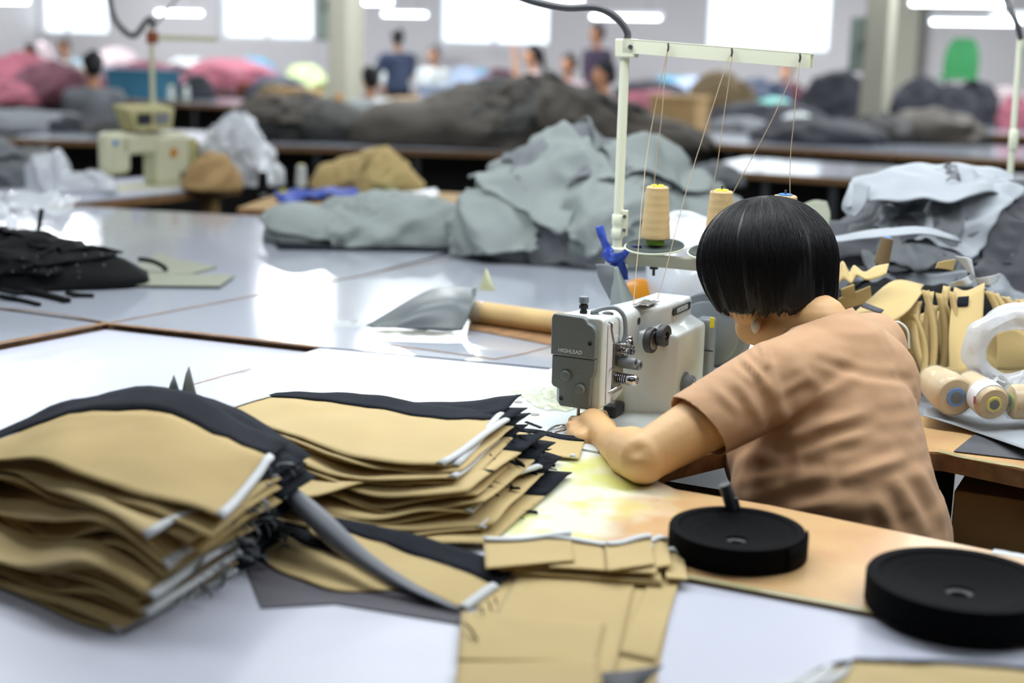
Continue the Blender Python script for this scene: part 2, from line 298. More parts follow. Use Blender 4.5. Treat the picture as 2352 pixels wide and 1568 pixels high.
# sewing table: C shape with the opening the seamstress sits in
SH = Vector((1.35, 1.29, 0))
spoly = [pR-E2*.012, Vector((-.37, 2.10, 0)), Vector((.23, 1.822, 0)), Vector((.63, 1.633, 0)), Vector((1.35, 1.295, 0)), Vector((1.48, 1.56, 0)), Vector((.74, 1.92, 0)), Vector((.41, 2.13, 0)), Vector((.27, 2.20, 0)), Vector((.21, 2.30, 0)), Vector((.45, 2.50, 0)), Vector((.78, 2.46, 0)), Vector((.89, 2.37, 0)), Vector((1.6, 1.98, 0)), Vector((1.75, 2.27, 0))]
st = table(spoly, .765, 'sewing table of worn wood and yellowed laminate around the seated woman', 'worn', th=.035, legs=[], name='sewing_table')
cc = Vector((st.location.x, st.location.y, 0))
for p in ((-.1, 2.3), (.3, 3.0), (1.25, 1.45), (1.5, 2.25)):
    MB().box(p[0]-cc.x-.025, p[0]-cc.x+.025, p[1]-cc.y-.025, p[1]-cc.y+.025, 0, .73).ob('leg', 'apron', st, smooth=False)
for s_, c_ in ((0, -.62), (1, -.44)): pass
def strip_on(pts, w, z, name, m, lab=None, cat=None, h=.0015, jit=.3, parent=None, seed=1):
    pp = cr([Vector((p[0], p[1], z)) for p in pts], 40); g = []
    for i, p in enumerate(pp):
        d = (pp[min(i+1, 39)]-pp[max(i-1, 0)]).normalized(); n_ = Vector((-d.y, d.x, 0))
        a = w*(1+jit*nz(p, 60, seed)); b_ = w*(1+jit*nz(p, 70, seed+2))
        g.append([p-n_*a, p+Vector((0, 0, h)), p+n_*b_])
    o = MB().grid(g).ob(name, m, parent)
    if lab: tag(o, lab, cat)
    return o
o = strip_on([Vector((.18, 1.845)), Vector((.43, 1.727)), Vector((.66, 1.62)), Vector((1.0, 1.46))], .007, .7655, 'edge_tape', 'tape', 'yellowed tape along the near edge of the sewing table', 'tape')
o = strip_on([Vector((.70, 1.945)), Vector((.76, 1.912)), Vector((1.0, 1.792)), Vector((1.2, 1.69))], .009, .7656, 'edge_tape', 'bind', 'white tape on the far edge of the wooden strip behind the right reel', 'tape')
o = strip_on([Vector((.77, 2.468)), Vector((.84, 2.41)), Vector((1.1, 2.26))], .009, .7656, 'edge_tape', 'tape', 'shiny worn tape on the table edge above the cardboard boxes', 'tape')
# seam grime and brown exposed edges
o = strip_on([pP-L1*.4+Vector((-.006, 0, 0)), pP+Vector((-.004, 0, 0))], .012, .7612, 'table_edge_strip', 'edge', 'brown exposed board edge running in from the left edge', 'edge strip')
o = strip_on([pP+Vector((0, -.004, 0)), (pP+pQ)/2, pQ+Vector((.0, -.004, 0))], .009, .7612, 'table_edge_strip', 'edge', 'brown exposed board edge slanting down in the middle left of the tables', 'edge strip')
o = strip_on([pP, pP+L1*1.0, pS, pS+L1*.3], .0022, .7604, 'seam_grime', 'edge', 'thin dirty seam line between the two glossy tables', 'seam')
# ------------------------------------------------------------------ tan panels with black edge and white binding
def panel(near, far, lab, bf=.33, group=None, ends=(1, 0), wave=.004, seed=0, nu=30, nv=12, tan='tan', th=.0018, sag=.0):
    n = cr(near, nu); f = cr(far, nu); c = (n[nu//2]+f[nu//2])/2
    def pt(i, v):
        p = n[i].lerp(f[i], v); p = p+EZ*(wave*nz(p, 9, seed)*1.6+wave*.8*nz(p, 22, seed+3)*(1 if v > .55 else .3)-sag*math.sin(math.pi*v)); return p-c
    root = thing('cut_cloth_piece', lab, 'cloth piece', c, 0, group)
    def edge(i): return 1-bf+.018*nz(n[i], 26, seed+5)
    MB().grid([[pt(i, edge(i)*k/nv) for k in range(nv+1)] for i in range(nu)]).ob('tan_cloth', tan, root, solid=th)
    MB().grid([[pt(i, edge(i)+(1-edge(i))*k/5)+EZ*(.0022 if k < 5 else .001) for k in range(6)] for i in range(nu)]).ob('black_strip', 'blackcloth', root, solid=th)
    for e, i in ((0, 0), (1, nu-1)):
        if not ends[1-e]: continue
        j = i-1 if e else i+1; d = lambda v: (pt(i, v)-pt(j, v)).normalized()
        MB().grid([[pt(i, v)-d(v)*.010+EZ*.0025, pt(i, v)-d(v)*.004+EZ*.004, pt(i, v)+d(v)*.0025+EZ*.002, pt(i, v)+d(v)*.002-EZ*.002] for v in [k/10*(1-bf) for k in range(11)]]).ob('white_binding', 'bind', root, solid=.001)
    return root
def V3(l): return [G(x, y, z) for x, y, z in l]
def lerp(a, b, t): return [p.lerp(q, t) for p, q in zip(a, b)]
ORD = ['first', 'second', 'third', 'fourth', 'fifth', 'sixth', 'seventh', 'eighth', 'ninth', 'tenth', 'eleventh', 'twelfth', 'thirteenth', 'fourteenth', 'fifteenth', 'sixteenth', 'seventeenth', 'eighteenth', 'nineteenth']
# left stack
topN = V3([(-160, 1075, .86), (0, 1047, .885), (150, 1075, .897), (340, 1135, .893), (510, 1185, .882)])
topF = V3([(-160, 1075, .845), (0, 990, .875), (180, 915, .910), (400, 897, .925), (664, 1020, .89)])
botN = V3([(-160, 1270, .765), (0, 1345, .764), (90, 1385, .7635), (180, 1425, .7632), (265, 1450, .7632)])
botF = V3([(-160, 1120, .765), (30, 1100, .765), (250, 1120, .765), (450, 1180, .765), (650, 1262, .7635)])
rg = random.Random(3)
NL = 19
names = {NL-1: 'topmost panel of the left stack, tan with a wide black strip', NL-2: 'second panel from the top of the left stack, sticking out below the top one',
         0: 'bottom panel of the left stack lying flat on the white table', 1: 'second panel from the bottom of the left stack'}
for k in range(NL):
    t = k/(NL-1)
    N_, F_ = lerp(botN, topN, t), lerp(botF, topF, t)
    if k == NL-2: N_ = V3([(-160, 1120, .84), (0, 1080, .86), (120, 1120, .875), (230, 1170, .875), (335, 1228, .87)]); F_ = V3([(-160, 1060, .84), (0, 1020, .86), (200, 930, .88), (450, 930, .89), (690, 1068, .878)])
    elif 0 < k < NL-1:
        dx = Vector((rg.uniform(-.02, .02), rg.uniform(-.018, .018), 0)); rot = rg.uniform(-.15, .13); s = (.5-abs(t-.5))*2
        ph = rg.uniform(0, 1); piv = N_[-1].copy()
        def tw(p, i, w):
            q = Matrix.Rotation(rot, 3, 'Z') @ (p-piv)+piv+dx
            q.z += s*w*(.030*math.sin(i*1.9+1.2+ph*1.4))*(1 if i < 4 else .3) + (rg.uniform(-.003, .003)); q.z = max(q.z, .764+.004*t*4); return q
        N_ = [tw(p, i, 1) for i, p in enumerate(N_)]; F_ = [tw(p, i, .5) for i, p in enumerate(F_)]
    mid = 2 <= k < NL-2
    if k == NL-1: rg.uniform(0, 1)
    panel(N_, F_, names.get(k, 'tan panel inside the left stack, '+ORD[k]+' from the bottom'), group='panels inside the left stack' if mid else None, seed=k, bf=.30+rg.uniform(-.03, .12), ends=(1 if (k in (0,3,6,11,NL-2,NL-1)) else 0, 1 if k in (1,2,4,5,7,8,9,10,12,13,14,15,16,0,NL-1,NL-2) and k % 3 != 1 or k >= NL-2 else 0), wave=.006 if k > NL-3 else .004, tan='tan' if k % 3 else 'tan2')
fr = MB(); rf = random.Random(12)
for k in range(110):
    t = rf.random(); a = botN[-1].lerp(topN[-1], t).lerp(botF[-1].lerp(topF[-1], t), rf.uniform(.25, 1.0)); d = Vector((rf.uniform(-.01, .028), rf.uniform(-.03, .01), rf.uniform(-.016, .012)))
    a = a+Vector((.004, 0, -.004)); m_ = a+d*.5+Vector((.002, 0, .002)); a.z = max(a.z, .764); e_ = a+d; e_.z = max(e_.z, .763); m_.z = max(m_.z, .764)
    w_ = Vector((rf.uniform(-.3, 1), rf.uniform(-1, 1), .4)).normalized()*rf.uniform(.001, .0035); fr.grid([[q-w_, q+w_] for q in cr([a, m_, e_], 6)])
tag(fr.ob('frayed_edges', 'grey2', solid=.0006), 'grey frayed lining ends bristling from the right side of the left stack', 'frayed edges', kind='stuff')
# grey lining tips standing up behind the left stack
for (a, lab) in (((385, 905), 'small upright grey fabric tip left of its twin behind the left stack'), ((420, 905), 'taller upright grey fabric tip behind the left stack')):
    b0 = G(a[0]-5, a[1]+8, .90); h = .044 if a[0] < 400 else .058
    g = [[b0+Vector((.012+x*.03*(1-y*.93), x*.012, y*h-.012+.004*math.sin(x*3))) for x in [i/6-.5 for i in range(7)]] for y in [k/8 for k in range(9)]]
    tag(MB().grid(g).ob('fabric_tip', 'grey', solid=.001), lab, 'fabric tip')
# black cloth ends behind the left stack's top
panel(V3([(430, 960, .885), (480, 960, .89), (540, 990, .885), (640, 1040, .88)]), V3([(330, 905, .90), (430, 905, .905), (520, 945, .89), (568, 975, .875)]), 'black cloth end lying across the far side of the left stack', bf=.9, ends=(0, 0), seed=40)
# middle stack
mT_N = V3([(520, 938, .852), (640, 985, .858), (780, 1035, .855), (900, 1065, .85), (1015, 1067, .852)])
mT_F = V3([(640, 905, .86), (760, 903, .864), (900, 915, .86), (1060, 937, .856), (1212, 936, .866)])
mB_N = V3([(640, 1250, .762), (760, 1262, .765), (900, 1262, .768), (1030, 1250, .766), (1150, 1240, .762)])
mB_F = V3([(720, 1120, .765), (820, 1110, .766), (950, 1100, .766), (1100, 1080, .766), (1260, 1075, .765)])
NM = 15
mn = {NM-1: 'topmost panel of the middle stack, tan with a black strip along its far side', 0: 'bottom panel of the middle stack on the table', NM-2: 'second panel from the top of the middle stack'}
for k in range(NM):
    t = k/(NM-1); N_, F_ = lerp(mB_N, mT_N, t), lerp(mB_F, mT_F, t)
    if k == NM-2: N_ = V3([(545, 962, .842), (660, 1010, .85), (800, 1062, .845), (900, 1080, .84), (1050, 1072, .843)]); F_ = V3([(620, 915, .85), (760, 913, .852), (900, 925, .85), (1080, 925, .854), (1198, 905, .872)])
    elif k == 8: N_ = V3([(660, 1120, .818), (700, 1142, .818), (850, 1108, .826), (980, 1118, .82), (1180, 1090, .806)]); F_ = V3([(700, 1040, .82), (800, 1030, .82), (900, 1030, .82), (1050, 1020, .815), (1270, 1062, .80)])
    elif 0 < k < NM-1:
        dx = Vector((rg.uniform(-.02, .022), rg.uniform(-.02, .02), 0)); rot = rg.uniform(-.16, .12); s = (.5-abs(t-.5))*2; piv = N_[2].copy(); ph = rg.uniform(0, 1)
        N_ = [Matrix.Rotation(rot, 3, 'Z') @ (p-piv)+piv+dx+EZ*s*.013*math.sin(i*1.9+ph*2) for i, p in enumerate(N_)]; F_ = [Matrix.Rotation(rot, 3, 'Z') @ (p-piv)+piv+dx+EZ*s*.008*math.sin(i*1.9+1+ph*2) for i, p in enumerate(F_)]
    panel(N_, F_, mn.get(k, 'wavy tan panel jutting out halfway down the middle stack' if k == 8 else 'tan panel inside the middle stack, '+ORD[k]+' from the bottom'), group=None if (k in mn or k == 8) else 'panels inside the middle stack', seed=50+k, bf=.3+rg.uniform(-.05, .08), ends=(1 if (k in (0, 2, 5, 8, 11) or k > NM-3) else 0, 1 if k > NM-3 else 0))
fr = MB()
for k in range(70):
    t = rf.uniform(0, .85); a = mB_N[-1].lerp(mT_N[-1], t).lerp(mB_F[-1].lerp(mT_F[-1], t), rf.uniform(.2, 1.0)); d = Vector((rf.uniform(0, .03), rf.uniform(-.03, .01), rf.uniform(-.012, .006)))
    m_ = a+d*.5; e_ = a+d; 
    for q in (a, m_, e_): q.z = max(q.z, .769)
    w_ = Vector((rf.uniform(-.3, 1), rf.uniform(-1, 1), .4)).normalized()*rf.uniform(.001, .004); fr.grid([[q-w_, q+w_] for q in cr([a, m_, e_], 6)])
tag(fr.ob('frayed_edges', 'blackcloth', solid=.0006), 'dark frayed ends bristling from the right side of the middle stack', 'frayed edges', kind='stuff')
# loose panel in front of the middle stack, its left part curled up
panel(V3([(700, 1215, .79), (800, 1270, .782), (900, 1325, .775), (985, 1362, .77), (1068, 1397, .764)]), V3([(780, 1195, .79), (880, 1215, .79), (980, 1235, .787), (1090, 1270, .778), (1192, 1308, .768)]), 'loose tan panel in front of the middle stack with a black far strip', seed=71, bf=.42, wave=.003)
panel(V3([(560, 1240, .762), (620, 1300, .762), (690, 1330, .762), (780, 1357, .762), (930, 1352, .762)]), V3([(640, 1190, .775), (720, 1230, .775), (800, 1260, .77), (880, 1290, .768), (960, 1310, .764)]), 'tan panel sagging under the curled grey backing between the stacks', seed=73, bf=.25, wave=.003)
# curled grey backing
e0 = cr(V3([(655, 1100, .85), (750, 1175, .832), (850, 1270, .80), (960, 1345, .775), (1060, 1398, .764)]), 26)
e1_ = cr(V3([(668, 1150, .80), (735, 1235, .79), (820, 1300, .779), (930, 1355, .770), (1050, 1402, .763)]), 26)
g = []
for a, b_ in zip(e0, e1_):
    ax = (b_-a); w = ax.length; g.append([a+ax*k/8+(Vector((-.5, -.85, .35))*w*.5*math.sin(math.pi*k/8)) for k in range(9)])
tag(MB().grid(g).ob('curled_fabric_backing', 'under', solid=.0015), 'grey backing of a panel curling down between the two stacks', 'fabric')
# thin dark sheet standing in for the shadow the stacks cast on the table
tag(MB().prism([G(560, 1290, .76), G(600, 1395, .76), G(770, 1385, .76), G(1058, 1432, .76), G(1064, 1400, .76), G(1000, 1240, .76), G(700, 1200, .76)], .7585, .7600).ob('shadow_sheet', 'slate', smooth=False), 'dark sheet painting the shadow of the stacks under the loose tan panel', 'painted shadow')

# flat tan panels at the centre front
def flat(pts, z, th, m, name, lab, cat, wav=.0012, seed=0, n=16):
    a, b_, c, d = [G(x, y, z) for x, y in pts]; g = []
    for i in range(n+1):
        r_ = []
        for j in range(n+1):
            p = a.lerp(b_, j/n).lerp(d.lerp(c, j/n), i/n); r_.append(p+EZ*(wav*(1+nz(p, 11, seed)*1.5)))
        g.append(r_)
    return tag(MB().grid(g).ob(name, m, solid=th), lab, cat)
FP = 'flat tan panels at the centre front'
def flatpanel(pts, z, lab, binds, seed, notch=None, group=None, m='tan', lift=0):
    a, b_, c, d = [G(x, y, z) for x, y in pts]; ct = (a+b_+c+d)/4; o = thing('cut_cloth_piece', lab, 'cloth piece', ct, 0, group); n = 18
    def pt(u, v): p = a.lerp(b_, u).lerp(d.lerp(c, u), v); return p-ct+EZ*(.0015*nz(p, 10, seed)+lift*(1-v)**3*(.5+.5*math.sin(u*5+seed)))
    MB().grid([[pt(j/n, i/n) for j in range(n+1)] for i in range(n+1)]).ob('tan_cloth', m, o, solid=.0018)
    for (u0, v0, u1, v1) in binds:
        q0 = Vector((u0, v0)); q1 = Vector((u1, v1)); L = []
        for k in range(15):
            q = q0.lerp(q1, k/14); L.append(pt(q.x, q.y)+EZ*.003)
        dr = (L[-1]-L[0]).normalized(); nn = Vector((-dr.y, dr.x, 0))*(.0075 if lift else .005)
        MB().grid([[p-nn, p+EZ*.0014, p+nn] for p in L]).ob('white_binding', 'bind', o, solid=.001)
    return o
flatpanel([(1130, 1262), (1562, 1290), (1500, 1600), (1040, 1600)], .7605, 'lowest wide tan panel at the centre front', [], 1)
flatpanel([(1200, 1298), (1462, 1318), (1400, 1600), (1035, 1600)], .764, 'tan panel at the centre front with a straight white bound edge across it', [(0, .01, .98, .01)], 2)
flatpanel([(1508, 1295), (1570, 1300), (1505, 1520), (1420, 1500)], .763, 'narrow tan panel under the right end of the centre front panels', [(0, .02, .95, .02)], 3)
flatpanel([(1060, 1405), (1390, 1432), (1370, 1520), (1050, 1515)], .767, 'tan panel with a raised dark lower edge at the centre front', [], 4)
flatpanel([(1050, 1522), (1372, 1515), (1380, 1620), (1040, 1620)], .768, 'tan panel cut off by the bottom edge of the picture', [], 5)
for k, (x0, y0, x1, y1, z) in enumerate([(1128, 1262, 1395, 1268, .766), (1170, 1255, 1510, 1282, .770), (1240, 1262, 1512, 1288, .768), (1140, 1250, 1330, 1247, .774), (1255, 1243, 1500, 1262, .779), (1110, 1246, 1310, 1233, .783), (1390, 1252, 1495, 1240, .784), (1490, 1245, 1532, 1243, .779), (1525, 1268, 1570, 1276, .772)]):
    flatpanel([(x0, y0), (x1, y1), (x1+10, y1+55), (x0+5, y0+60)], z, 'tan panel end with curled white edge beside middle stack, '+ORD[[0, 3, 5, 2, 4, 1, 6, 7, 8][k]]+' from the left', [(0, .02, 1, .02)], 10+k, group='white bound panel ends beside the middle stack', lift=.006)
g = [[G(x, y, z)+EZ*.002*nz(Vector((x*.01, y*.01, z)), 3) for x, y, z in r_] for r_ in (((1380, 1545, .775), (1450, 1540, .78), (1525, 1528, .775)), ((1385, 1575, .768), (1440, 1590, .77), (1480, 1570, .768)), ((1380, 1620, .766), (1420, 1620, .766), (1460, 1620, .766)))]
tag(MB().grid(g).ob('fabric_scrap', 'grey3', solid=.002), 'slate grey fabric corner at the bottom edge of the picture', 'fabric scrap')
# frayed threads
mbk = MB()
for (x0, y0, x1, y1) in ((1065, 1430, 1092, 1465), (1070, 1435, 1096, 1470), (1100, 1395, 1110, 1410), (1120, 1380, 1128, 1402), (1135, 1372, 1140, 1388)):
    a = G(x0, y0, .775); b_ = G(x1, y1, .77); mbk.tube([a, a.lerp(b_, .5)+EZ*.004, b_], .0012, 5)
tag(mbk.ob('frayed_threads', 'blackdeep'), 'black frayed threads at the corner of the loose panel', 'threads', kind='stuff')
# bottom right stack
for k in range(9):
    z = .764+k*.0065; j = rg.uniform(-18, 18)
    N_ = V3([(1745+k*16+j, 1585, z), (1900+j, 1610, z), (2100, 1640, z), (2420, 1700, z)]); F_ = V3([(1830+k*14+j, 1560-k*4, z), (1980, 1545-k*4, z), (2150, 1560-k*5, z), (2420, 1590-k*6, z)])
    panel(list(reversed(N_)), list(reversed(F_)), 'tan panel on top of the stack in the bottom right corner' if k == 8 else 'tan panel with grey end in the bottom right stack, '+ORD[k]+' from the bottom', group=None if k == 8 else 'panels in the bottom right stack', seed=90+k, bf=.08, wave=.004)

# ------------------------------------------------------------------ the sewing machine (u right-front, v away, w up; origin at the faceplate's left corner)
MO = Vector((.079, 2.56, .765))
def LM(u, v, w): return MO+E1*u+E2*v+EZ*w
def Lm(u, v, w): return Vector((u, v, w))
def PL(x, y, Y): d = P(x, y, Y)-MO; return Vector((d.dot(E1), d.dot(E2), d.z))
sm = thing('sewing_machine', 'white industrial sewing machine with grey faceplate in front of the seated woman', 'sewing machine', MO, A1)
def rring(x0, x1, y, z0, z1, r, n=5, ax='v'):
    out = []
    for cx, cz, a0 in ((x1-r, z1-r, 0), (x0+r, z1-r, 90), (x0+r, z0+r, 180), (x1-r, z0+r, 270)):
        for k in range(n+1):
            a = math.radians(a0+90*k/n); out.append(Vector((cx+r*math.cos(a), y, cz+r*math.sin(a))))
    return out
b_ = MB()
b_.loft([rring(.006, .093, .0, .047, .214, .008), rring(.004, .098, .006, .046, .217, .012), rring(.004, .1, .07, .046, .214, .016), rring(.006, .1, .098, .05, .21, .02)])
b_.loft([rring(.012, .092, .09, .125, .212, .02), rring(.03, .10, .17, .12, .212, .022), rring(.05, .134, .235, .12, .211, .009), rring(.055, .136, .36, .12, .209, .009), rring(.06, .13, .372, .125, .204, .01)])
b_.ob('arm', 'castwhite', sm, bevel=.002)
col = MB()
def cring(w, k=0): return [Vector(q) for q in ((.012, .17, w), (.058-.0*k, .152, w), (.064, .1515, w), (.162-.05*k, .195+.02*k, w), (.168-.045*k, .203+.01*k, w), (.168-.04*k, .362, w), (.162-.04*k, .368, w), (.012, .368, w))]
col.loft([cring(0), cring(.150), cring(.157, .06), cring(.170, .72), cring(.174, .9)])
col.ob('column', 'castwhite', sm, bevel=.004)
MB().prism([(-.185, .31), (-.185, .02), (-.13, -.10), (.14, -.115), (.20, -.06), (.2, .37), (-.1, .37)], 0, .005).ob('bed', 'castwhite', sm, bevel=.002)
for u, v in ((-.1, .0), (-.06, .05), (-.13, .12), (.11, .02)):
    MB().lathe([(.009, 0), (.009, .0008), (.004, .0012), (.0001, .0004)], (u, v, .005), n=18).ob('bed_screw', 'steel', sm)
MB().box(.02, .07, -.02, .05, .005, .0062).ob('needle_plate', 'chrome', sm, bevel=.001)
# faceplate outline in u,w
fpo = [(.004, .219), (.060, .217), (.067, .213), (.070, .207), (.079, .203), (.084, .198), (.087, .190), (.0865, .118), (.084, .110), (.080, .104), (.078, .052), (.074, .047), (.020, .047), (.0165, .052), (.0165, .079), (.004, .083), (.001, .088), (.0, .135), (-.001, .210), (.001, .216)]
def plate(pts, v0, v1): return MB().add([(p[0], v0, p[1]) for p in pts]+[(p[0], v1, p[1]) for p in pts], [tuple(range(len(pts))), tuple(range(2*len(pts)-1, len(pts)-1, -1))]+[(i, len(pts)+i, len(pts)+(i+1) % len(pts), (i+1) % len(pts)) for i in range(len(pts))])
MB
up_ = [p for p in fpo if p[1] > .142]; up_ = [(.004, .219), (.060, .217), (.067, .213), (.070, .207), (.079, .203), (.084, .198), (.087, .190), (.0868, .142), (-.001, .142), (-.0015, .210), (.001, .216)]
lo_ = [(.0865, .141), (.0862, .118), (.084, .110), (.080, .104), (.078, .052), (.074, .047), (.020, .047), (.0165, .052), (.0165, .079), (.004, .083), (.001, .088), (.001, .141)]
fp = plate(up_, -.016, 0).ob('faceplate', 'machgrey', sm, bevel=.0025)
plate(lo_, -.0135, 0).ob('lower_cover', 'machgrey', fp, bevel=.002)
RX = Matrix.Rotation(math.pi/2, 4, 'X')
text('HIGHLEAD', .0098, 'wframe', fp, Matrix.Translation((.038, -.0164, .152)) @ RX)
for u, w in ((.031, .106), (.060, .084)):
    MB().lathe([(.0098, 0), (.0098, .004), (.008, .006), (.0001, .0062)], (u, -.0135, w), (0, -1, 0)).ob('plug', 'machgrey', fp)
for u, w in ((.0765, .171), (.0225, .062)):
    MB().lathe([(.0042, 0), (.0042, .0006), (.002, .0004), (.0001, -.001)], (u, -.016 if w > .1 else -.0135, w), (0, -1, 0), 16).ob('screw', 'dark', fp)
# presser regulator
rgl = MB().lathe([(.007, 0), (.007, .008), (.0055, .0085), (.0055, .012), (.0085, .0125), (.0085, .019), (.006, .0195), (.006, .022), (.0088, .0225), (.0092, .031), (.008, .033), (.0001, .033)], (.042, .03, .213), n=24).ob('presser_regulator', 'dark', sm)
MB().lathe([(.0092, 0), (.0095, .008), (.0085, .0115), (.0001, .0115)], (.042, .03, .2355), n=24).ob('regulator_cap', 'motor', rgl)
MB().lathe([(.008, 0), (.008, .003), (.0001, .0035)], (.062, .035, .215)).ob('oil_plug', 'motor', sm)
MB().lathe([(.010, 0), (.010, .002), (.007, .003), (.0001, .002)], (.078, .06, .214)).ob('oil_window', 'dark', sm)
MB().lathe([(.009, 0), (.009, .003), (.0001, .004)], (.08, .26, .207)).ob('top_plug', 'motor', sm)
# needle bar, presser bar, foot
MB().cyl((.046, .012, .012), (.046, .012, .05), .0035).ob('needle_bar', 'chrome', sm)
MB().cyl((.066, .018, .012), (.066, .018, .05), .0035).ob('presser_bar', 'chrome', sm)
MB().cyl((.046, .012, .004), (.046, .012, .014), .0009, n=8).ob('needle', 'chrome', sm)
MB().box(.055, .075, .004, .034, .0065, .014).ob('presser_foot', 'steel', sm, bevel=.002)
# curved grey guard strap and take-up cover
path = cr([LMP for LMP in (Vector((.058, .03, .219)), Vector((.075, .045, .226)), Vector((.094, .06, .226)), Vector((.108, .066, .21)), Vector((.112, .066, .18)), Vector((.110, .060, .158)))], 24)
MB().tube(path, .0042, 10).ob('take_up_guard', 'motor', sm)
path = cr([Vector(q) for q in ((.085, .018, .214), (.102, .02, .205), (.1025, .024, .19), (.1025, .036, .165), (.1025, .036, .135))], 20)
MB().loft([[p+Vector((0, .003, 0)), p+Vector((.0012, 0, 0)), p+Vector((0, -.003, 0)), p-Vector((.0012, 0, 0))] for p in path]).ob('side_wire', 'steel', sm)
# tension assembly
def disc_stack(c, ax, prof, name, m, parent): return MB().lathe([(a*1.12, b*1.45) for a, b in prof], c, ax, 24).ob(name, m, parent)
X = (1, -.12, 0)
ta = MB().box(.1, .104, .035, .085, .07, .165).ob('tension_plate', 'steel', sm, bevel=.003)
disc_stack((.104, .062, .128), X, [(.0085, 0), (.009, .002), (.009, .02), (.0075, .0235), (.0045, .0235), (.004, .020), (.0001, .020)], 'tension_knob', 'motor', ta)
disc_stack((.104, .085, .120), X, [(.0085, 0), (.009, .002), (.009, .021), (.0075, .0245), (.0045, .0245), (.004, .021), (.0001, .021)], 'tension_knob', 'motor', ta)
pr = []
h = 0
for k in range(6): pr += [(.0095, h), (.0098, h+.0012), (.006, h+.0016), (.006, h+.0026)]; h += .003
pr += [(.009, h), (.0095, h+.002), (.0095, h+.010), (.007, h+.013), (.0045, h+.0135), (.004, h+.011), (.0001, h+.011)]
disc_stack((.102, .052, .098), X, pr, 'tension_dial', 'chrome', ta)
for (v, w, r, l) in ((.058, .158, .0065, .012), (.070, .163, .006, .016), (.075, .146, .0055, .018), (.060, .146, .006, .014), (.087, .150, .0045, .014), (.082, .168, .0045, .012)):
    disc_stack((.102, v, w), X, [(r*.5, 0), (r*.5, l*.3), (r, l*.35), (r*1.1, l*.5), (r*.6, l*.6), (r, l*.75), (r*.9, l), (r*.35, l), (r*.3, l*.8), (.0001, l*.8)], 'thread_guide_post', 'chrome', ta)
sp = MB(); a0 = cr([Vector(q) for q in ((.116, .066, .158), (.118, .085, .165), (.118, .092, .15), (.117, .08, .14))], 16); sp.tube(a0, .0012, 6); sp.ob('check_spring', 'chrome', ta)
for (p0, p1) in (((.1, .022, .118), (.108, .018, .121)), ((.1, .022, .075), (.112, .052, .086)), ((.098, .05, .052), (.104, .03, .056))):
    MB().tube([Vector(p0), Vector(p0).lerp(Vector(p1), .5)+Vector((.004, 0, .002)), Vector(p1)], .0028, 10).ob('side_lever', 'chrome', sm)
# side service panel with oily gap
plate([(.1005, .20), (.1005, .055)], 0, 0) if 0 else None
MB().box(.0985, .1015, .012, .034, .055, .205).ob('side_cover', 'wframe', sm, bevel=.003)
MB().box(.03, .095, .10, .152, .006, .10).ob('throat_gasket', 'dark', sm, bevel=.01) if 0 else None
MB().lathe([(.004, 0), (.0045, .002), (.0001, .0025)], (.1, .09, .175), (1, 0, 0), 14).ob('side_screw', 'steel', sm)
# knobs on the arm side
kc = MB().lathe([(.023, 0), (.0248, .002), (.0248, .0115), (.023, .0135), (.0001, .0138)], PL(1488, 780, 2.66), (1, -.1, 0), 40).ob('side_knob', 'rubber', sm)
MB().lathe([(.0175, 0), (.0185, .001), (.017, .0025), (.0001, .003)], PL(1488, 780, 2.66)+Vector((.0136, -.00136, 0)), (1, -.1, 0), 40).ob('knob_cap', 'steel', kc)
MB().lathe([(.0205, 0), (.0215, .002), (.0215, .012), (.020, .014), (.009, .014), (.0085, .006), (.0001, .006)], PL(1517, 769, 2.665), (1, -.1, 0), 40).ob('ring_knob', 'rubber', sm)
MB().lathe([(.0065, 0), (.0068, .001), (.0001, .0012)], (.0995, .165, .186), (1, 0, 0), 20).ob('oil_hole', 'dark', sm)
# name plate
npl = MB()
q0, q1 = Vector((.1372, .252, .184)), Vector((.1378, .352, .186)); ring = []
for z, s in ((-.0, 0), (.0, 0)): pass
pts = []
for cy, cz, a0_ in ((.348, .2075, 0), (.256, .2075, 90), (.256, .200, 180), (.348, .200, 270)):
    for k in range(5): a = math.radians(a0_+22.5*k); pts.append((cy+.004*math.cos(a), cz+.004*math.sin(a)))
npl.add([(.1355, y, z-.011) for y, z in pts]+[(.138, y, z-.011) for y, z in pts], [tuple(range(19, -1, -1)), tuple(range(20, 40))]+[(i, (i+1) % 20, 20+(i+1) % 20, 20+i) for i in range(20)])
npo = npl.ob('nameplate', 'dark', sm, bevel=.0005)
text('HIGHLEAD', .0132, 'wframe', npo, Matrix.Translation((.1383, .302, .1925)) @ Matrix(((0, 0, 1, 0), (1, 0, 0, 0), (0, 1, 0, 0), (0, 0, 0, 1))))
for y in (.2535, .3505): MB().lathe([(.0012, 0), (.0001, .0006)], (.138, y, .1925), (1, 0, 0), 10).ob('rivet', 'steel', npo)
# crumpled foil guide on top
g = [[Vector((.085+.03*i/10+.004*nz((i, j, 0), .7), .17+.06*j/8, .2125+.005*abs(nz((i, j, 3), .8))+.002)) for j in range(9)] for i in range(11)]
MB().grid(g).ob('metal_thread_plate', 'steel', sm, solid=.0008)
# stitch dial at the base right
dl = MB().lathe([(.026, 0), (.026, .004), (.021, .005), (.021, .018), (.018, .021), (.0001, .021)], (.166, .25, .052), (1, 0, 0), 32).ob('stitch_dial', 'motor', sm)
for k in range(7):
    a = k*math.tau/7; MB().lathe([(.0032, 0), (.0032, .002), (.0001, .002)], (.187, .25+.0125*math.cos(a), .052+.0125*math.sin(a)), (1, 0, 0), 10).ob('dial_stud', 'chrome', dl)
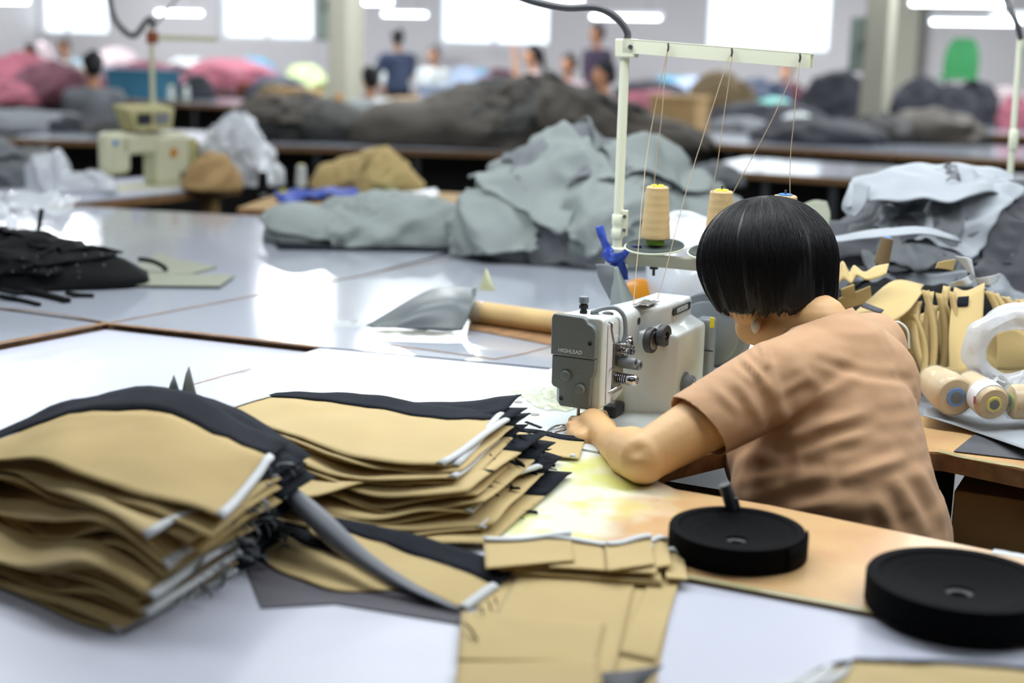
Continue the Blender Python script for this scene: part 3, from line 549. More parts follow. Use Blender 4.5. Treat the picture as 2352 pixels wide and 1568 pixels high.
# motor at the rear
mt = MB().lathe([(.035, -.06), (.06, -.05), (.084, -.045), (.086, -.035), (.086, -.012), (.082, -.004), (.07, 0), (.068, .0), (.066, .005), (.05, .012), (.0001, .013)], (.150, .43, .122), (0, -1, 0), 48).ob('handwheel_motor', 'motor', sm, bevel=.001)
MB().box(.146, .180, .366, .40, .045, .165).ob('motor_cover', 'motor', mt, bevel=.006)
MB().box(.178, .186, .358, .363, .15, .17).ob('warning_sticker', 'yellow', mt)
MB().box(.15, .186, .3605, .364, .10, .102).ob('cover_seam', 'dark', mt)
MB().lathe([(.03, 0), (.034, .004), (.034, .05), (.03, .056), (.0001, .056)], (.175, .44, .02), (0, -1, 0), 32).ob('lower_motor_housing', 'motor', mt)
# tape on the column
MB().grid([[Vector((.066+.028*i/6, .1505+.0122*i/6*1.0-.0016+.0004*nz((i, j, 9), 1), .012+.05*j/8)) for j in range(9)] for i in range(4)]).ob('yellowed_tape', 'tape', sm)
MB().box(.058, .085, .10, .152, .006, .03).ob('hook_cover', 'dark', sm, bevel=.006)
# glossy film and tape crumpled round the bed's left side
def crumple(c, a, b, h, m, lab, name='plastic_film', cat='plastic film', seed=0, n=26, rz=0, stretch=1):
    g = []
    for i in range(n+1):
        r_ = []
        for j in range(n+1):
            x = (i/n-.5)*2; y = (j/n-.5)*2; k = 1+.35*nz((x, y, 0), 1.7, seed); q = Vector((x*a*k, y*b*k, 0))
            q = Matrix.Rotation(rz, 3, 'Z') @ q
            hh = h*abs(nz((x*stretch, y*3, 0), 2.1, seed+4))*1.6+h*.25*abs(nz((x*3, y*9, 2), 1, seed))
            r_.append(Vector(c)+q+EZ*(.001+hh*(1-.6*max(abs(x), abs(y))**3)))
        g.append(r_)
    return tag(MB().grid(g).ob(name, m), lab, cat)
crumple(G(1255, 905, .772), .055, .10, .016, 'filmwrap', 'crinkled clear tape stuck left of the machine head', seed=2, rz=.4)
crumple(G(1265, 915, .771), .05, .09, .006, 'tape', 'yellowed adhesive patch under the clear tape left of the machine', 'adhesive_patch', 'tape', seed=3, rz=.4)
crumple(G(1400, 942, .772), .03, .02, .004, 'tape', 'yellowed patch of tape under the machine head', 'adhesive_patch', 'tape', seed=5)

# ------------------------------------------------------------------ thread stand
SO = Vector((.218, 3.0, 0))
ts = thing('thread_stand', 'cream metal thread stand behind the sewing machine with two crossbars', 'thread stand', (SO.x, SO.y, .76), A1)
def S(s, z, d=0): return Vector((s, d, z-.76))
MB().cyl(S(0, .76), S(0, 1.475), .0103, n=20).ob('pole', 'cream', ts)
MB().lathe([(.022, 0), (.022, .004), (.012, .006), (.012, .03), (.009, .032)], S(0, .76)).ob('foot', 'cream', ts)
cl = MB().lathe([(.012, 0), (.0135, .003), (.0135, .018), (.012, .02), (.012, .028), (.0135, .031), (.0135, .048), (.012, .05)], S(0, 1.065)).ob('pole_joint', 'cream', ts)
MB().box(.010, .021, -.006, .006, 1.07-.76, 1.125-.76).ob('joint_flange', 'cream', cl, bevel=.002)
for z in (1.083, 1.112): MB().lathe([(.004, 0), (.004, .003), (.0001, .0035)], S(.017, z, -.006), (0, -1, 0), 12).ob('bolt', 'steel', cl)
tc_ = MB().box(-.018, .026, -.014, .014, 1.44-.76, 1.478-.76).ob('top_clamp', 'cream', ts, bevel=.003)
MB().lathe([(.005, 0), (.005, .004), (.0001, .005)], S(.018, 1.462, -.014), (0, -1, 0), 6).ob('bolt', 'steel', tc_)
tb = MB()
tb.add([Vector(q) for q in ((.0, -.012, .722), (.385, -.012, .694), (.385, -.012, .70), (0, -.012, .728))], [(0, 1, 2, 3)])
bar = MB(); dz = -.02
for (y0, y1, z0, z1) in ((-.014, .014, .716, .7185), (-.014, -.011, .69, .7175), (.011, .014, .69, .7175)):
    v = [Vector((x, y, z+(dz if x else 0))) for z in (z0, z1) for y in (y0, y1) for x in (0, .392)]
    bar.add(v, [(0, 2, 3, 1), (4, 5, 7, 6), (0, 1, 5, 4), (2, 6, 7, 3), (0, 4, 6, 2), (1, 3, 7, 5)])
bar.ob('upper_bar', 'cream', ts, smooth=False)
low = MB().box(-.012, .42, -.012, .012, 1.012-.76, 1.036-.76).ob('lower_bar', 'pillarl', ts, bevel=.002)
MB().box(-.02, .02, -.016, .016, .985-.76, 1.045-.76).ob('lower_clamp', 'cream', ts, bevel=.003)
GUX = (.100, .234, .372)
for x in GUX:
    MB().tube([Vector((x, -.018, .716-.05*x)), Vector((x+.002, -.02, .708-.05*x)), Vector((x, -.018, .700-.05*x))], .0022, 8).ob('thread_eye', 'steel', ts)
for i, x in enumerate((.085, .224, .3565)):
    MB().lathe([(.0001, 0), (.063, .006), (.064, .009), (.06, .009), (.03, .004), (.0001, .003)], S(x, 1.046), (0, -.13, 1), n=40).ob('spool_tray', 'cream', ts)
    MB().lathe([(.062, .0), (.06, .003), (.028, -.003), (.0001, -.004)], S(x, 1.0545), (0, -.13, 1), n=40).ob('foam_pad', 'disc', ts)
    MB().cyl(S(x, 1.036), S(x, 1.19 if i != 9 else 1.2), .0022, n=10).ob('spool_pin', 'steel', ts)
    MB().lathe([(.009, 0), (.009, .006), (.003, .007), (.003, .02), (.0001, .02)], S(x, 1.012), (0, 0, -1), 12).ob('wing_nut', 'dark', ts)
def cone(loc, lab, cap='yellow', m='thread', s=1, ax=(0, 0, 1), group=None, base='green', pad=0):
    o = thing('thread_cone', lab, 'thread cone', loc, 0, group); ax = Vector(ax)
    pr = [(.028, .012)]
    for k in range(20): t = k/19; pr.append((.0305-.0075*t+(.0006 if k % 3 else 0), .014+.104*t))
    pr += [(.021, .121), (.012, .1215)]
    MB().lathe([(a*s, b*s) for a, b in pr], (0, 0, 0), ax, 36).ob('wound_thread', m, o)
    MB().lathe([(.0195*s, 0), (.0195*s, .014*s), (.0001, .014*s)], (0, 0, 0), ax, 28).ob('cone_base', base, o)
    MB().lathe([(.0145*s, .119*s), (.014*s, .1235*s), (.011*s, .1245*s), (.006*s, .1225*s), (.0001, .1225*s)], (0, 0, 0), ax, 28).ob('cone_tip', cap, o)
    return o
for i, (x, cp, lab) in enumerate(((.085, 'yellow', 'beige thread cone left most on the thread stand, fully in view'), (.224, 'yellow', 'beige thread cone with yellow tip mostly behind the womans hair'), (.3565, 'bluecap', 'beige thread cone with blue tip right of the womans hair'))):
    p = SO+E1*x; cone((p.x, p.y, 1.0585), lab, cp)
def yarn(pts, lab, r=.0008, name='thread_strand'):
    pp = cr(pts, 40); pp = [p+Vector((1, 0, 0))*.0018*nz(p, 16, len(pts)) for p in pp]
    return tag(MB().tube(pp, r, 5).ob(name, 'line'), lab, 'thread')
def SW(s, z, d=-.018): p = SO+E1*s+E2*d; return Vector((p.x, p.y, z))
zz = lambda x: 1.462-.05*x
yarn([SW(.085, 1.178, -.02), SW(.093, 1.33), SW(.1, zz(.1))], 'beige thread rising from the leftmost cone to the upper bar')
yarn([SW(.1, zz(.1)), SW(.075, 1.26, -.04), LM(.085, .17, .214)], 'beige thread running down from the upper bar past the left cone into the machine')
yarn([SW(.212, 1.178, -.02), SW(.221, 1.28), SW(.237, zz(.234))], 'beige thread rising from the middle cone to the upper bar')
yarn([SW(.231, zz(.234)), SW(.19, 1.25, -.07), LM(.10, .26, .214)], 'beige thread slanting from the middle of the upper bar down left')
yarn([SW(.372, 1.178, -.02), SW(.366, 1.27), SW(.374, zz(.372))], 'beige thread rising from the blue tipped cone to the bar end')
yarn([SW(.368, zz(.372)-.01), SW(.31, 1.29, -.03), SW(.245, 1.15, -.04)], 'beige thread slanting from the bar end down towards the hair')
cd_ = cr([P(1180, -12, 3.05)+Vector((-.42, .3, 3.4)), P(1180, -12, 3.05)+Vector((-.42, .3, 1.2)), P(1180, -12, 3.05)+Vector((-.38, .28, .35)), P(1180, -12, 3.05)+Vector((-.22, .15, .09)), P(1180, -12, 3.05)+Vector((-.08, .05, .025)), P(1180, -12, 3.05), P(1235, 6, 3.03), P(1300, 18, 3.02), P(1370, 18, 3.0), P(1415, 40, 3.0), P(1440, 72, 3.0), P(1440, 96, 3.0)], 90)
tag(MB().tube(cd_, .0075, 12).ob('power_cable', 'rubber'), 'thick dark hose curving from the top edge to the top of the thread stand', 'cable')
# blue ribbon knotted on the clamp
rb = thing('blue_ribbon', 'blue ribbon knotted round the lower clamp of the thread stand', 'ribbon', SW(0, 1.02, -.02))
def rib(pts, w, parent, m='blue', name='ribbon_tail'):
    pp = cr(pts, 18); g = []
    for i, p in enumerate(pp):
        d = (pp[min(i+1, 17)]-pp[max(i-1, 0)]).normalized(); n_ = d.cross(Vector((.1, 1, .2))).normalized(); n_ = (Matrix.Rotation(.5*math.sin(i*.5), 3, d) @ n_); g.append([p-n_*w, p-n_*w*.3+Vector((0, -.001, 0)), p+n_*w*.3+Vector((0, .001, 0)), p+n_*w])
    o = MB().grid(g).ob(name, m, solid=.0005); 
    if parent: wparent(o, parent)
    return o
bp = lambda s, z, d=-.022: SW(s, z, d)
rib([bp(-.005, 1.035), bp(-.02, 1.055), bp(-.034, 1.09)], .009, rb); rib([bp(-.01, 1.03), bp(.015, 1.02, -.026), bp(.035, 1.045), bp(.065, 1.052)], .007, rb)
rib([bp(.0, 1.03), bp(.02, 1.01, -.026), bp(.028, .98)], .011, rb); rib([bp(-.012, 1.04), bp(.01, 1.0, -.027), bp(.004, .965)], .008, rb)
rib([bp(-.02, 1.035, -.03), bp(.0, 1.025, -.033), bp(.028, 1.035, -.03)], .010, rb, name='knot')
# grey fabric wings hanging behind the machine
def sheetP(rows, m, name, lab, cat, solid=.0015, wav=0, seed=0, nu=16, nv=12, group=None):
    rr = [cr(r, nu) for r in rows]; cols = [cr([r[i] for r in rr], nv) for i in range(nu)]
    if wav:
        cols = [[p+Vector((nz(p, 12, seed), nz(p, 12, seed+2), nz(p, 12, seed+4)))*wav for p in c] for c in cols]
    o = MB().grid(cols).ob(name, m, solid=solid)
    return tag(o, lab, cat, group) if lab else o
hg = thing('hanging_fabric', 'grey coated fabric scrap pinched in the middle and hanging under the blue ribbon', 'fabric', P(1415, 640, 2.98))
wparent(sheetP([[P(1368, 606, 2.98), P(1392, 606, 2.97), P(1412, 612, 2.96)], [P(1376, 640, 2.98), P(1398, 640, 2.96), P(1414, 640, 2.95)], [P(1402, 690, 2.98), P(1408, 690, 2.97), P(1412, 690, 2.96)]], 'grey2', 'left_wing', None, None), hg)
wparent(sheetP([[P(1412, 612, 2.955), P(1417, 612, 2.94), P(1420, 615, 2.955)], [P(1404, 670, 2.96), P(1425, 665, 2.92), P(1446, 668, 2.95)], [P(1400, 740, 2.96), P(1435, 745, 2.90), P(1485, 735, 2.95)]], 'grey', 'right_wing', None, None), hg)
o = thing('amber_reel', 'amber plastic reel standing behind the grey fabric scrap', 'reel', Vector((P(1466, 690, 3.62).x, 3.62, .822)))
MB().lathe([(.006, 0), (.055, 0), (.0575, .002), (.055, .004), (.012, .005), (.012, .018), (.055, .019), (.0575, .021), (.055, .023), (.006, .023)], (0, 0, 0), (.4, -.85, .1), 36).ob('reel_body', 'orange', o)
MB().lathe([(.009, 0), (.009, .003), (.0001, .003)], (0.002, -.024, 0.002), (.4, -.85, .1), 20).ob('hub', 'redbrown', o)

# ------------------------------------------------------------------ bodies grown as one surface
def blob(parts, voxel, name, m, parent=None, smooth=6, deform=None):
    """parts: ('s',p,r) balls with r float or triple; ('c',p0,r0,p1,r1) tapered limbs"""
    mb = MB()
    for q in parts:
        if q[0] == 's':
            mb.ball(q[1], q[2], 20, 12)
        else:
            _, a, r0, b, r1 = q; a = Vector(a); b = Vector(b); n = max(2, int((b-a).length/(min(r0, r1)*.35))+1)
            for k in range(n+1): t = k/n; mb.ball(a.lerp(b, t), r0+(r1-r0)*t, 16, 9)
    tmp = mb.ob('tmp', m); md = tmp.modifiers.new('r', 'REMESH'); md.mode = 'VOXEL'; md.voxel_size = voxel; md.use_smooth_shade = True
    if smooth: s = tmp.modifiers.new('s', 'SMOOTH'); s.factor = .5; s.iterations = smooth
    dg = bpy.context.evaluated_depsgraph_get(); dg.update()
    me = bpy.data.meshes.new_from_object(tmp.evaluated_get(dg), depsgraph=dg); bpy.data.objects.remove(tmp)
    me.name = name
    if deform:
        ns = [v.normal.copy() for v in me.vertices]
        for v, n_ in zip(me.vertices, ns): v.co = deform(v.co.copy(), n_)
    for p in me.polygons: p.use_smooth = True
    if not me.materials: me.materials.append(M[m])
    o = bpy.data.objects.new(name, me); COL.objects.link(o)
    if parent: wparent(o, parent)
    return o
# ------------------------------------------------------------------ the seamstress
hip = P(1940, 1310, 2.36); wai = P(1935, 1150, 2.37); che = P(1915, 985, 2.43); ubk = P(1915, 860, 2.47)
shL = P(1780, 874, 2.36); shR = P(2000, 800, 2.60); nck = P(1880, 745, 2.50); hed = P(1768, 612, 2.62)
elL = P(1478, 1052, 2.225); wrL = P(1400, 1014, 2.42)
elR = P(1700, 1000, 2.56); wrR = P(1500, 1020, 2.50)
wm = thing('person', 'woman in a tan brown t-shirt with black bobbed hair bent over the sewing machine', 'person', (hip.x, hip.y, 0))
face_d = Vector((-.62, .5, -.60)).normalized(); side_d = Vector((-.75, -.66, 0)).normalized()
chin = P(1738, 748, 2.63)
sk = [('s', hip, (.17, .16, .13)), ('c', hip, .15, wai, .15), ('c', wai, .15, che, .14), ('c', che, .13, ubk, .10), ('c', ubk, .09, shL, .05), ('c', ubk, .07, shR, .045),
      ('c', ubk, .066, nck, .052), ('c', nck, .055, hed-Vector((-.02, 0, .06)), .055),
      ('s', hed, (.082, .09, .105)), ('s', hed+face_d*.035, .078), ('c', hed+face_d*.03, .068, chin, .028), ('s', hed.lerp(chin, .5)+side_d*.02, .058), ('c', chin+side_d*.01, .035, nck+side_d*.01-EZ*.02, .05),
      ('c', shL, .058, shL.lerp(elL, .5), .052), ('c', shL.lerp(elL, .5), .052, elL, .041), ('c', elL, .043, elL.lerp(wrL, .35), .044), ('c', elL.lerp(wrL, .35), .042, wrL, .027),
      ('c', shR, .055, elR, .04), ('c', elR, .04, wrR, .026), ('s', wrR+Vector((-.03, .02, .0)), (.034, .03, .018))]
# legs, seated
fd = Vector((-.55, .83, 0)).normalized(); sd = Vector((-fd.y, fd.x, 0))
for s in (1, -1):
    h0 = hip+sd*s*.09+Vector((0, 0, -.04)); kn = h0+fd*.38+Vector((0, 0, -.03)); an = Vector((kn.x, kn.y, .09))-fd*.03
    sk += [('c', h0, .095, kn, .06), ('c', kn, .058, kn.lerp(an, .4), .056), ('c', kn.lerp(an, .4), .055, an, .036), ('c', an, .035, an+fd*.15-EZ*.05, .028)]
# left hand: palm, four fingers curling down over the cloth, thumb on the machine side
K = [P(1372, 962, 2.545), P(1350, 956, 2.535), P(1328, 970, 2.52), P(1319, 996, 2.49)]
pc = (wrL+K[1]+K[2]+K[0])/4+EZ*.002
sk += [('c', wrL, .027, pc, .029), ('s', P(1342, 1012, 2.46), .022), ('c', K[3], .015, P(1345, 1015, 2.455), .018)]
for i, k in enumerate(K): sk.append(('c', pc.lerp(wrL, .3), .020, k, .0125))
fw_ = Vector((-.42, .9, 0)).normalized()
for i, k in enumerate(K):
    L = (.020, .021, .017, .012)[i]; r = (.0095, .0095, .009, .008)[i]; bd = Vector(((i-1.5)*-.10, 0, 0))
    k1 = k+(fw_+bd)*L+EZ*-.006; k2 = k1+(fw_+bd)*L*.45-EZ*.014; k3 = k2-fw_*.004-EZ*.010
    k1.z = max(k1.z, .788); k2.z = max(k2.z, .784); k3.z = max(k3.z, .782)
    sk += [('c', k, r*1.12, k1, r), ('c', k1, r, k2, r*.92), ('c', k2, r*.9, k3, r*.8)]
t0 = pc+Vector((.028, -.004, -.004)); t1 = P(1390, 968, 2.545); t2 = P(1386, 966, 2.585); t2.z = .787
sk += [('c', t0, .015, t1, .0115), ('c', t1, .011, t2, .009)]
# nose, lips, brow, ears
nose = hed+face_d*.112-EZ*.0; cup = Vector((0, 0, 1))-face_d*face_d.z; cup.normalize(); lat = face_d.cross(cup)
sk += [('c', hed+face_d*.10+cup*.03, .010, nose-cup*.012, .013), ('s', hed+face_d*.095-cup*.045, (.02, .02, .012))]
def dimple(p, n_):
    q = P(1462, 1035, 2.19); d = (p-q).length
    return p-n_*.006*math.exp(-(d/.016)**2)+n_*.003*math.exp(-((p-P(1462, 1058, 2.18)).length/.014)**2)
blob(sk, .0042, 'body', 'skin', wm, 5, dimple)
earL = P(1738, 742, 2.545)
blob([('s', earL, (.008, .012, .02)), ('s', earL-EZ*.012, .008)], .003, 'ear', 'skin', wm, 2)
wparent(MB().ball(P(1736, 750, 2.53), (.0085, .006, .012), 14, 10).ob('earring', 'pearl'), wm)
for s in (1, -1):
    e = hed+face_d*.098+lat*s*.032+cup*.018
    wparent(MB().ball(e, .012).ob('eye', 'wframe'), wm); wparent(MB().ball(e+face_d*.008, .006).ob('iris', 'hair'), wm)
    wparent(MB().tube([e+cup*.02-lat*.016+face_d*.004, e+cup*.024+face_d*.006, e+cup*.02+lat*.016+face_d*.004], .003, 6).ob('eyebrow', 'hair'), wm)
wparent(MB().ball(hed+face_d*.108-cup*.045, (.018, .014, .006)).ob('mouth', 'pink'), wm)
# t-shirt with creases
shp = [('s', hip+Vector((0, 0, .0)), (.182, .175, .13)), ('c', hip, .165, wai, .166), ('c', wai, .166, wai.lerp(che, .5), .158), ('c', wai.lerp(che, .5), .158, che, .152), ('c', che, .147, ubk, .118), ('c', ubk, .105, shR, .066),
       ('c', ubk, .105, shL, .068), ('s', wai+Vector((-.055, .02, .015)), .138), ('s', che+Vector((-.06, .03, -.05)), .13), ('s', hip+Vector((.015, -.005, .06)), .163), ('s', ubk+Vector((.04, .02, -.03)), .12),
       ('c', ubk, .09, nck+Vector((.012, 0, -.012)), .066)]
slv = shL.lerp(elL, .60)
shp += [('c', shL, .070, shL.lerp(elL, .3), .069), ('c', shL.lerp(elL, .3), .069, slv, .064), ('c', shR, .068, shR.lerp(elR, .5), .062)]
shp += [('c', shL+Vector((.01, .0, .006)), .058, ubk+Vector((0, -.02, .0)), .10)]
FOLDS = [((1728, 808), (1752, 846), .006, .006), ((1706, 822), (1742, 868), .006, .006), ((1690, 845), (1726, 880), .005, .006), ((1752, 796), (1764, 838), .006, .006), ((1790, 960), (1950, 872), .007, .012), ((1796, 1010), (1995, 946), .008, .012), ((1865, 1036), (1995, 990), .005, .010), ((1950, 1092), (2065, 1058), .007, .011), ((1720, 1140), (1900, 1085), .005, .012), ((1700, 1110), (1830, 1082), .004, .010),
         ((1885, 828), (1990, 862), -.004, .008), ((1990, 862), (2095, 872), -.004, .008), ((2062, 1110), (2120, 1215), .008, .013), ((2112, 1080), (2165, 1200), .008, .012), ((2020, 1150), (2060, 1240), .006, .012), ((2150, 1060), (2178, 1180), .005, .012),
         ((1765, 850), (1800, 960), .006, .012), ((1720, 830), (1770, 905), .005, .008), ((1690, 870), (1745, 960), .005, .009), ((1745, 800), (1765, 850), .006, .008), ((1640, 890), (1690, 940), .004, .008), ((1900, 1180), (2030, 1150), .005, .014), ((1840, 850), (1900, 905), .004, .012), ((1800, 900), (1850, 870), .004, .008), ((1760, 1190), (1960, 1140), .006, .012), ((1700, 1060), (1780, 1040), .005, .012)]
def nearY(px): return 2.24
def seg_d(p, a, b):
    ab = b-a; t = max(0, min(1, (p-a).dot(ab)/ab.dot(ab))); return (p-(a+ab*t)).length, t
EYE = Vector((0, 0, CAMH)); FR = []
for (a, b_, am, w_) in FOLDS: FR.append((ray(*a).normalized(), ray(*b_).normalized(), am, w_))
def folds(p, n_):
    # creases run as lines over the side of the shirt that faces the aisle
    if n_.dot(p-EYE) > 0: return p+n_*.003*nz(p, 9)
    r = (p-EYE).length; off = 0
    for a, b_, am, w_ in FR:
        d, t = seg_d(p, EYE+a*r, EYE+b_*r)
        if d < w_*4: e = math.sin(math.pi*min(1, max(0, t*.9+.05)))**.5; off += .95*am*e*(math.exp(-(d/w_)**2)-.28*math.exp(-((d-w_*1.7)/w_)**2))
    return p+n_*(off+.0025*nz(p, 11)+.0012*nz(p, 34))
sh = blob(shp, .0055, 't_shirt', 'shirt', wm, 8, folds)
def cut(o, co, no, test=None):
    bm = bmesh.new(); bm.from_mesh(o.data)
    geom = [e for e in list(bm.verts)+list(bm.edges)+list(bm.faces)] if not test else None
    if test:
        fs = {f for f in bm.faces if test(f.calc_center_median())}; es = {e for f in fs for e in f.edges}; vs = {v for f in fs for v in f.verts}; geom = list(fs)+list(es)+list(vs)
    bmesh.ops.bisect_plane(bm, geom=geom, plane_co=co, plane_no=no, clear_outer=True); bm.to_mesh(o.data); bm.free()
# sleeve hems and the neckline
ad = (elL-shL).normalized()
hemd = (ad+Vector((.0, 0, -.28))).normalized()
cut(sh, shL.lerp(elL, .60), hemd, lambda c: (c-slv).length < .13)
adr = (elR-shR).normalized(); cut(sh, shR.lerp(elR, .5), adr, lambda c: (c-shR.lerp(elR, .5)).length < .1)
ndir = (hed-ubk).normalized(); nA, nB, nC = P(1762, 772, 2.40), P(1972, 700, 2.55), P(1860, 735, 2.75); nno = (nB-nA).cross(nC-nA).normalized(); nno = nno if nno.dot(hed-ubk) > 0 else -nno
cut(sh, nA, nno, lambda c: (c-nck).length < .22)
q = sh.modifiers.new('thickness', 'SOLIDIFY'); q.thickness = .002; q.offset = -1
# trousers
tr = [('s', hip-EZ*.03, (.165, .165, .11))]
for s in (1, -1):
    h0 = hip+sd*s*.09+Vector((0, 0, -.04)); kn = h0+fd*.38+Vector((0, 0, -.03)); an = Vector((kn.x, kn.y, .1))-fd*.03
    tr += [('c', h0, .105, kn, .07), ('c', kn, .068, an, .055)]
blob(tr, .01, 'trousers', 'trouser', wm, 4)
# hair: bob with a parting whorl
hax = Vector((-.08, .22, 1)).normalized(); hx = (face_d-hax*face_d.dot(hax)).normalized(); hy = hax.cross(hx)
HC = P(1762, 600, 2.60); RX_, RY_, RZ_ = .126, .124, .118
def hairpt(th, ph, k=0):
    # th 0 crown .. 1 hem, ph azimuth measured from the face; the bob tapers in below the ears
    w = math.atan2(math.sin(ph), math.cos(ph)); hem = 2.36+.10*math.cos(ph-2.2)-.75*math.exp(-(w/.55)**2)
    a = th*hem; tp = .42*(.22+.78*(.5+.5*math.cos(ph-.35))); s = math.sin(min(a, 1.62)) if a < 1.62 else math.sin(1.62)-(a-1.62)**1.5*tp
    z_ = math.cos(a) if a < 1.5 else math.cos(1.5)-(a-1.5)*.99
    return HC+hx*math.cos(ph)*s*RX_+hy*math.sin(ph)*s*RY_+hax*z_*RZ_
nphi, nth = 220, 34; rings = []; rh = random.Random(5); jag = [rh.uniform(.955, 1.03) for _ in range(nphi)]; jag = [(jag[i]+jag[i-1]+jag[(i+1) % nphi])/3+rh.uniform(-.006, .006) for i in range(nphi)]
for k in range(nth+1):
    r_ = []
    for i in range(nphi):
        ph = math.tau*i/nphi; th = max(.005, k/nth*(jag[i] if k > nth*.7 else 1)) if k <= nth*.7 else .7+(k/nth-.7)*(1+(jag[i]-1)*3.3)
        p = hairpt(th, ph); n_ = (p-HC).normalized(); sw = ph*nphi/8+4*th
        p = p+n_*(.0006*math.sin(i*1.9+3*nz((math.cos(ph)*3, math.sin(ph)*3, th), 1))+.005*nz((math.cos(ph)*6, math.sin(ph)*6, th*1.2), 1, 3))*min(1, th*3)
        if k == nth: p = p-n_*.006
        r_.append(p)
    rings.append(r_)
hb = MB().loft(rings, cap=False).ob('hair', 'hair', solid=.004); wparent(hb, wm)
def strands(n, lift, name, seed, hemx=1.0):
    c = bpy.data.curves.new(name, 'CURVE'); c.dimensions = '3D'; c.bevel_depth = .00034; c.bevel_resolution = 0; c.resolution_u = 2; r = random.Random(seed)
    for _ in range(n):
        ph = r.uniform(0, math.tau); t0 = r.uniform(.03, .5); t1 = r.uniform(.8, 1.0)*hemx; dph = r.uniform(-.16, .22); l = r.uniform(.2, 1)*lift; s = c.splines.new('POLY'); s.points.add(13)
        for k in range(14):
            t = t0+(t1-t0)*k/13; p = hairpt(t, ph+dph*k/13); n_ = (p-HC).normalized(); p = p+n_*(l*math.sin(math.pi*min(1, (k+1)/14))+.002); s.points[k].co = (*p, 1); s.points[k].radius = 1-.6*k/13
    o = bpy.data.objects.new(name, c); COL.objects.link(o); c.materials.append(M['hair']); return o
ho = strands(3200, .0030, 'hair_strands', 9, 1.015); ho.parent = hb; ho.matrix_parent_inverse = Matrix.Translation(-wm.location)
ho['kind'] = 'stuff'; ho.matrix_parent_inverse = hb.matrix_world.inverted() if 0 else Matrix.Translation((0, 0, 0))
# stool
sto = thing('stool', 'wooden stool under the seated woman, hidden by the sewing table', 'stool', (hip.x, hip.y, 0), A1)
MB().box(-.16, .16, -.15, .15, .41, .44).ob('seat', 'wood', sto, bevel=.008)
for x in (-.13, .13):
    for y in (-.12, .12): MB().box(x-.018, x+.018, y-.018, y+.018, 0, .41).ob('leg', 'wood', sto, bevel=.003)
# metal ring buckle beside the hand, cloth under the hand
bk = thing('metal_buckle', 'chrome rectangular buckle on the machine bed beside the hand', 'buckle', G(1282, 986, .772))
bpts = [G(x, y, .7755) for x, y in ((1256, 990), (1275, 978), (1310, 976), (1306, 983), (1275, 993), (1258, 992), (1256, 990), (1275, 978))]
wparent(MB().tube(cr(bpts, 40), .002, 8).ob('frame', 'chrome'), bk); wparent(MB().tube([G(1262, 988, .776), G(1308, 979, .776)], .0016, 8).ob('bar', 'chrome'), bk)
pw = panel(V3([(1130, 1010, .775), (1200, 1030, .777), (1270, 1045, .774), (1330, 1052, .771)]), V3([(1150, 985, .776), (1220, 988, .777), (1290, 1000, .777), (1345, 1002, .776)]), 'tan panel being sewn, under the womans hand', bf=.22, seed=31, wave=.0015, ends=(0, 0))
panel(V3([(1120, 1078, .79), (1160, 1090, .785), (1200, 1100, .78), (1225, 1098, .775)]), V3([(1170, 1030, .79), (1210, 1036, .788), (1250, 1042, .78), (1288, 1054, .772)]), 'tan panel with black corner poking out right of the middle stack', bf=.5, seed=33, ends=(0, 1))
tag(MB().ball(G(1316, 1047, .776), (.006, .005, .004)).ob('tape_end', 'bind'), 'small white tape end below the hand', 'tape end')

# ------------------------------------------------------------------ webbing reels on the wooden strip
def reel(px, py, r, h, lab, dip=.017):
    c = G(px, py, .766); o = thing('webbing_reel', lab, 'webbing reel', c)
    pr = [(r*.985, 0), (r, .004)]
    for k in range(1, 6): pr += [(r, h*.16*k-.0006), (r*.9975, h*.16*k), (r, h*.16*k+.0006)]
    pr += [(r, h-.003), (r*.985, h)]
    MB().lathe(pr+[(r*.865, h), (r*.855, .003), (.0001, .002)], (0, 0, 0), n=80).ob('outer_winding', 'black', o)
    g = []
    for i in range(81):
        a = math.tau*i/80; row = []
        for k in range(15):
            t = k/14; rr = r*(.86-.70*t); z = h-.001-dip*math.sin(t*math.pi*.5)**.8+.0014*math.sin(t*55)*(1-t)
            n_ = .006*math.exp(-((a-4.35)/.35)**2)*max(0, 1-t*3)+.006*math.exp(-((a-5.3)/.2)**2)*max(0, 1-t*3)
            row.append(Vector((rr*math.cos(a), rr*math.sin(a), z-n_)))
        g.append(row)
    MB().grid(g).ob('wound_top', 'black', o)
    MB().lathe([(r*.17, 0), (r*.16, h-dip-.004), (r*.1, h-dip-.006), (r*.08, h-dip-.014), (.0001, max(.001, h-dip-.014))], (0, 0, 0), n=30).ob('core', 'dark', o)
    MB().grid([[Vector(((r+.0015+.002*t)*math.cos(5.35+t*1.0), (r+.0015+.002*t)*math.sin(5.35+t*1.0), z)) for t in [k/12 for k in range(13)]] for z in (.002, h-.003)]).ob('loose_tail', 'black', o, solid=.0012)
    return o
reel(1690, 1268, .096, .037, 'round black webbing reel with a tool handle standing in it')
reel(2200, 1398, .118, .042, 'larger round black webbing reel at the right edge')
tl = thing('snipping_tool', 'dark grey handled tool standing in the centre of the left reel', 'tool', G(1695, 1215, .80))
a = P(1697, 1208, 2.0); b_ = P(1664, 1112, 2.0)
wparent(MB().tube([a, a.lerp(b_, .5), b_], .01, 12, rf=lambda t: .0065+.004*math.sin(t*2.4)).ob('handle', 'rubber'), tl)
wparent(MB().tube([a+Vector((.006, -.003, 0)), a.lerp(b_, .7)+Vector((.009, -.004, 0))], .004, 8).ob('spring_arm', 'rubber'), tl)
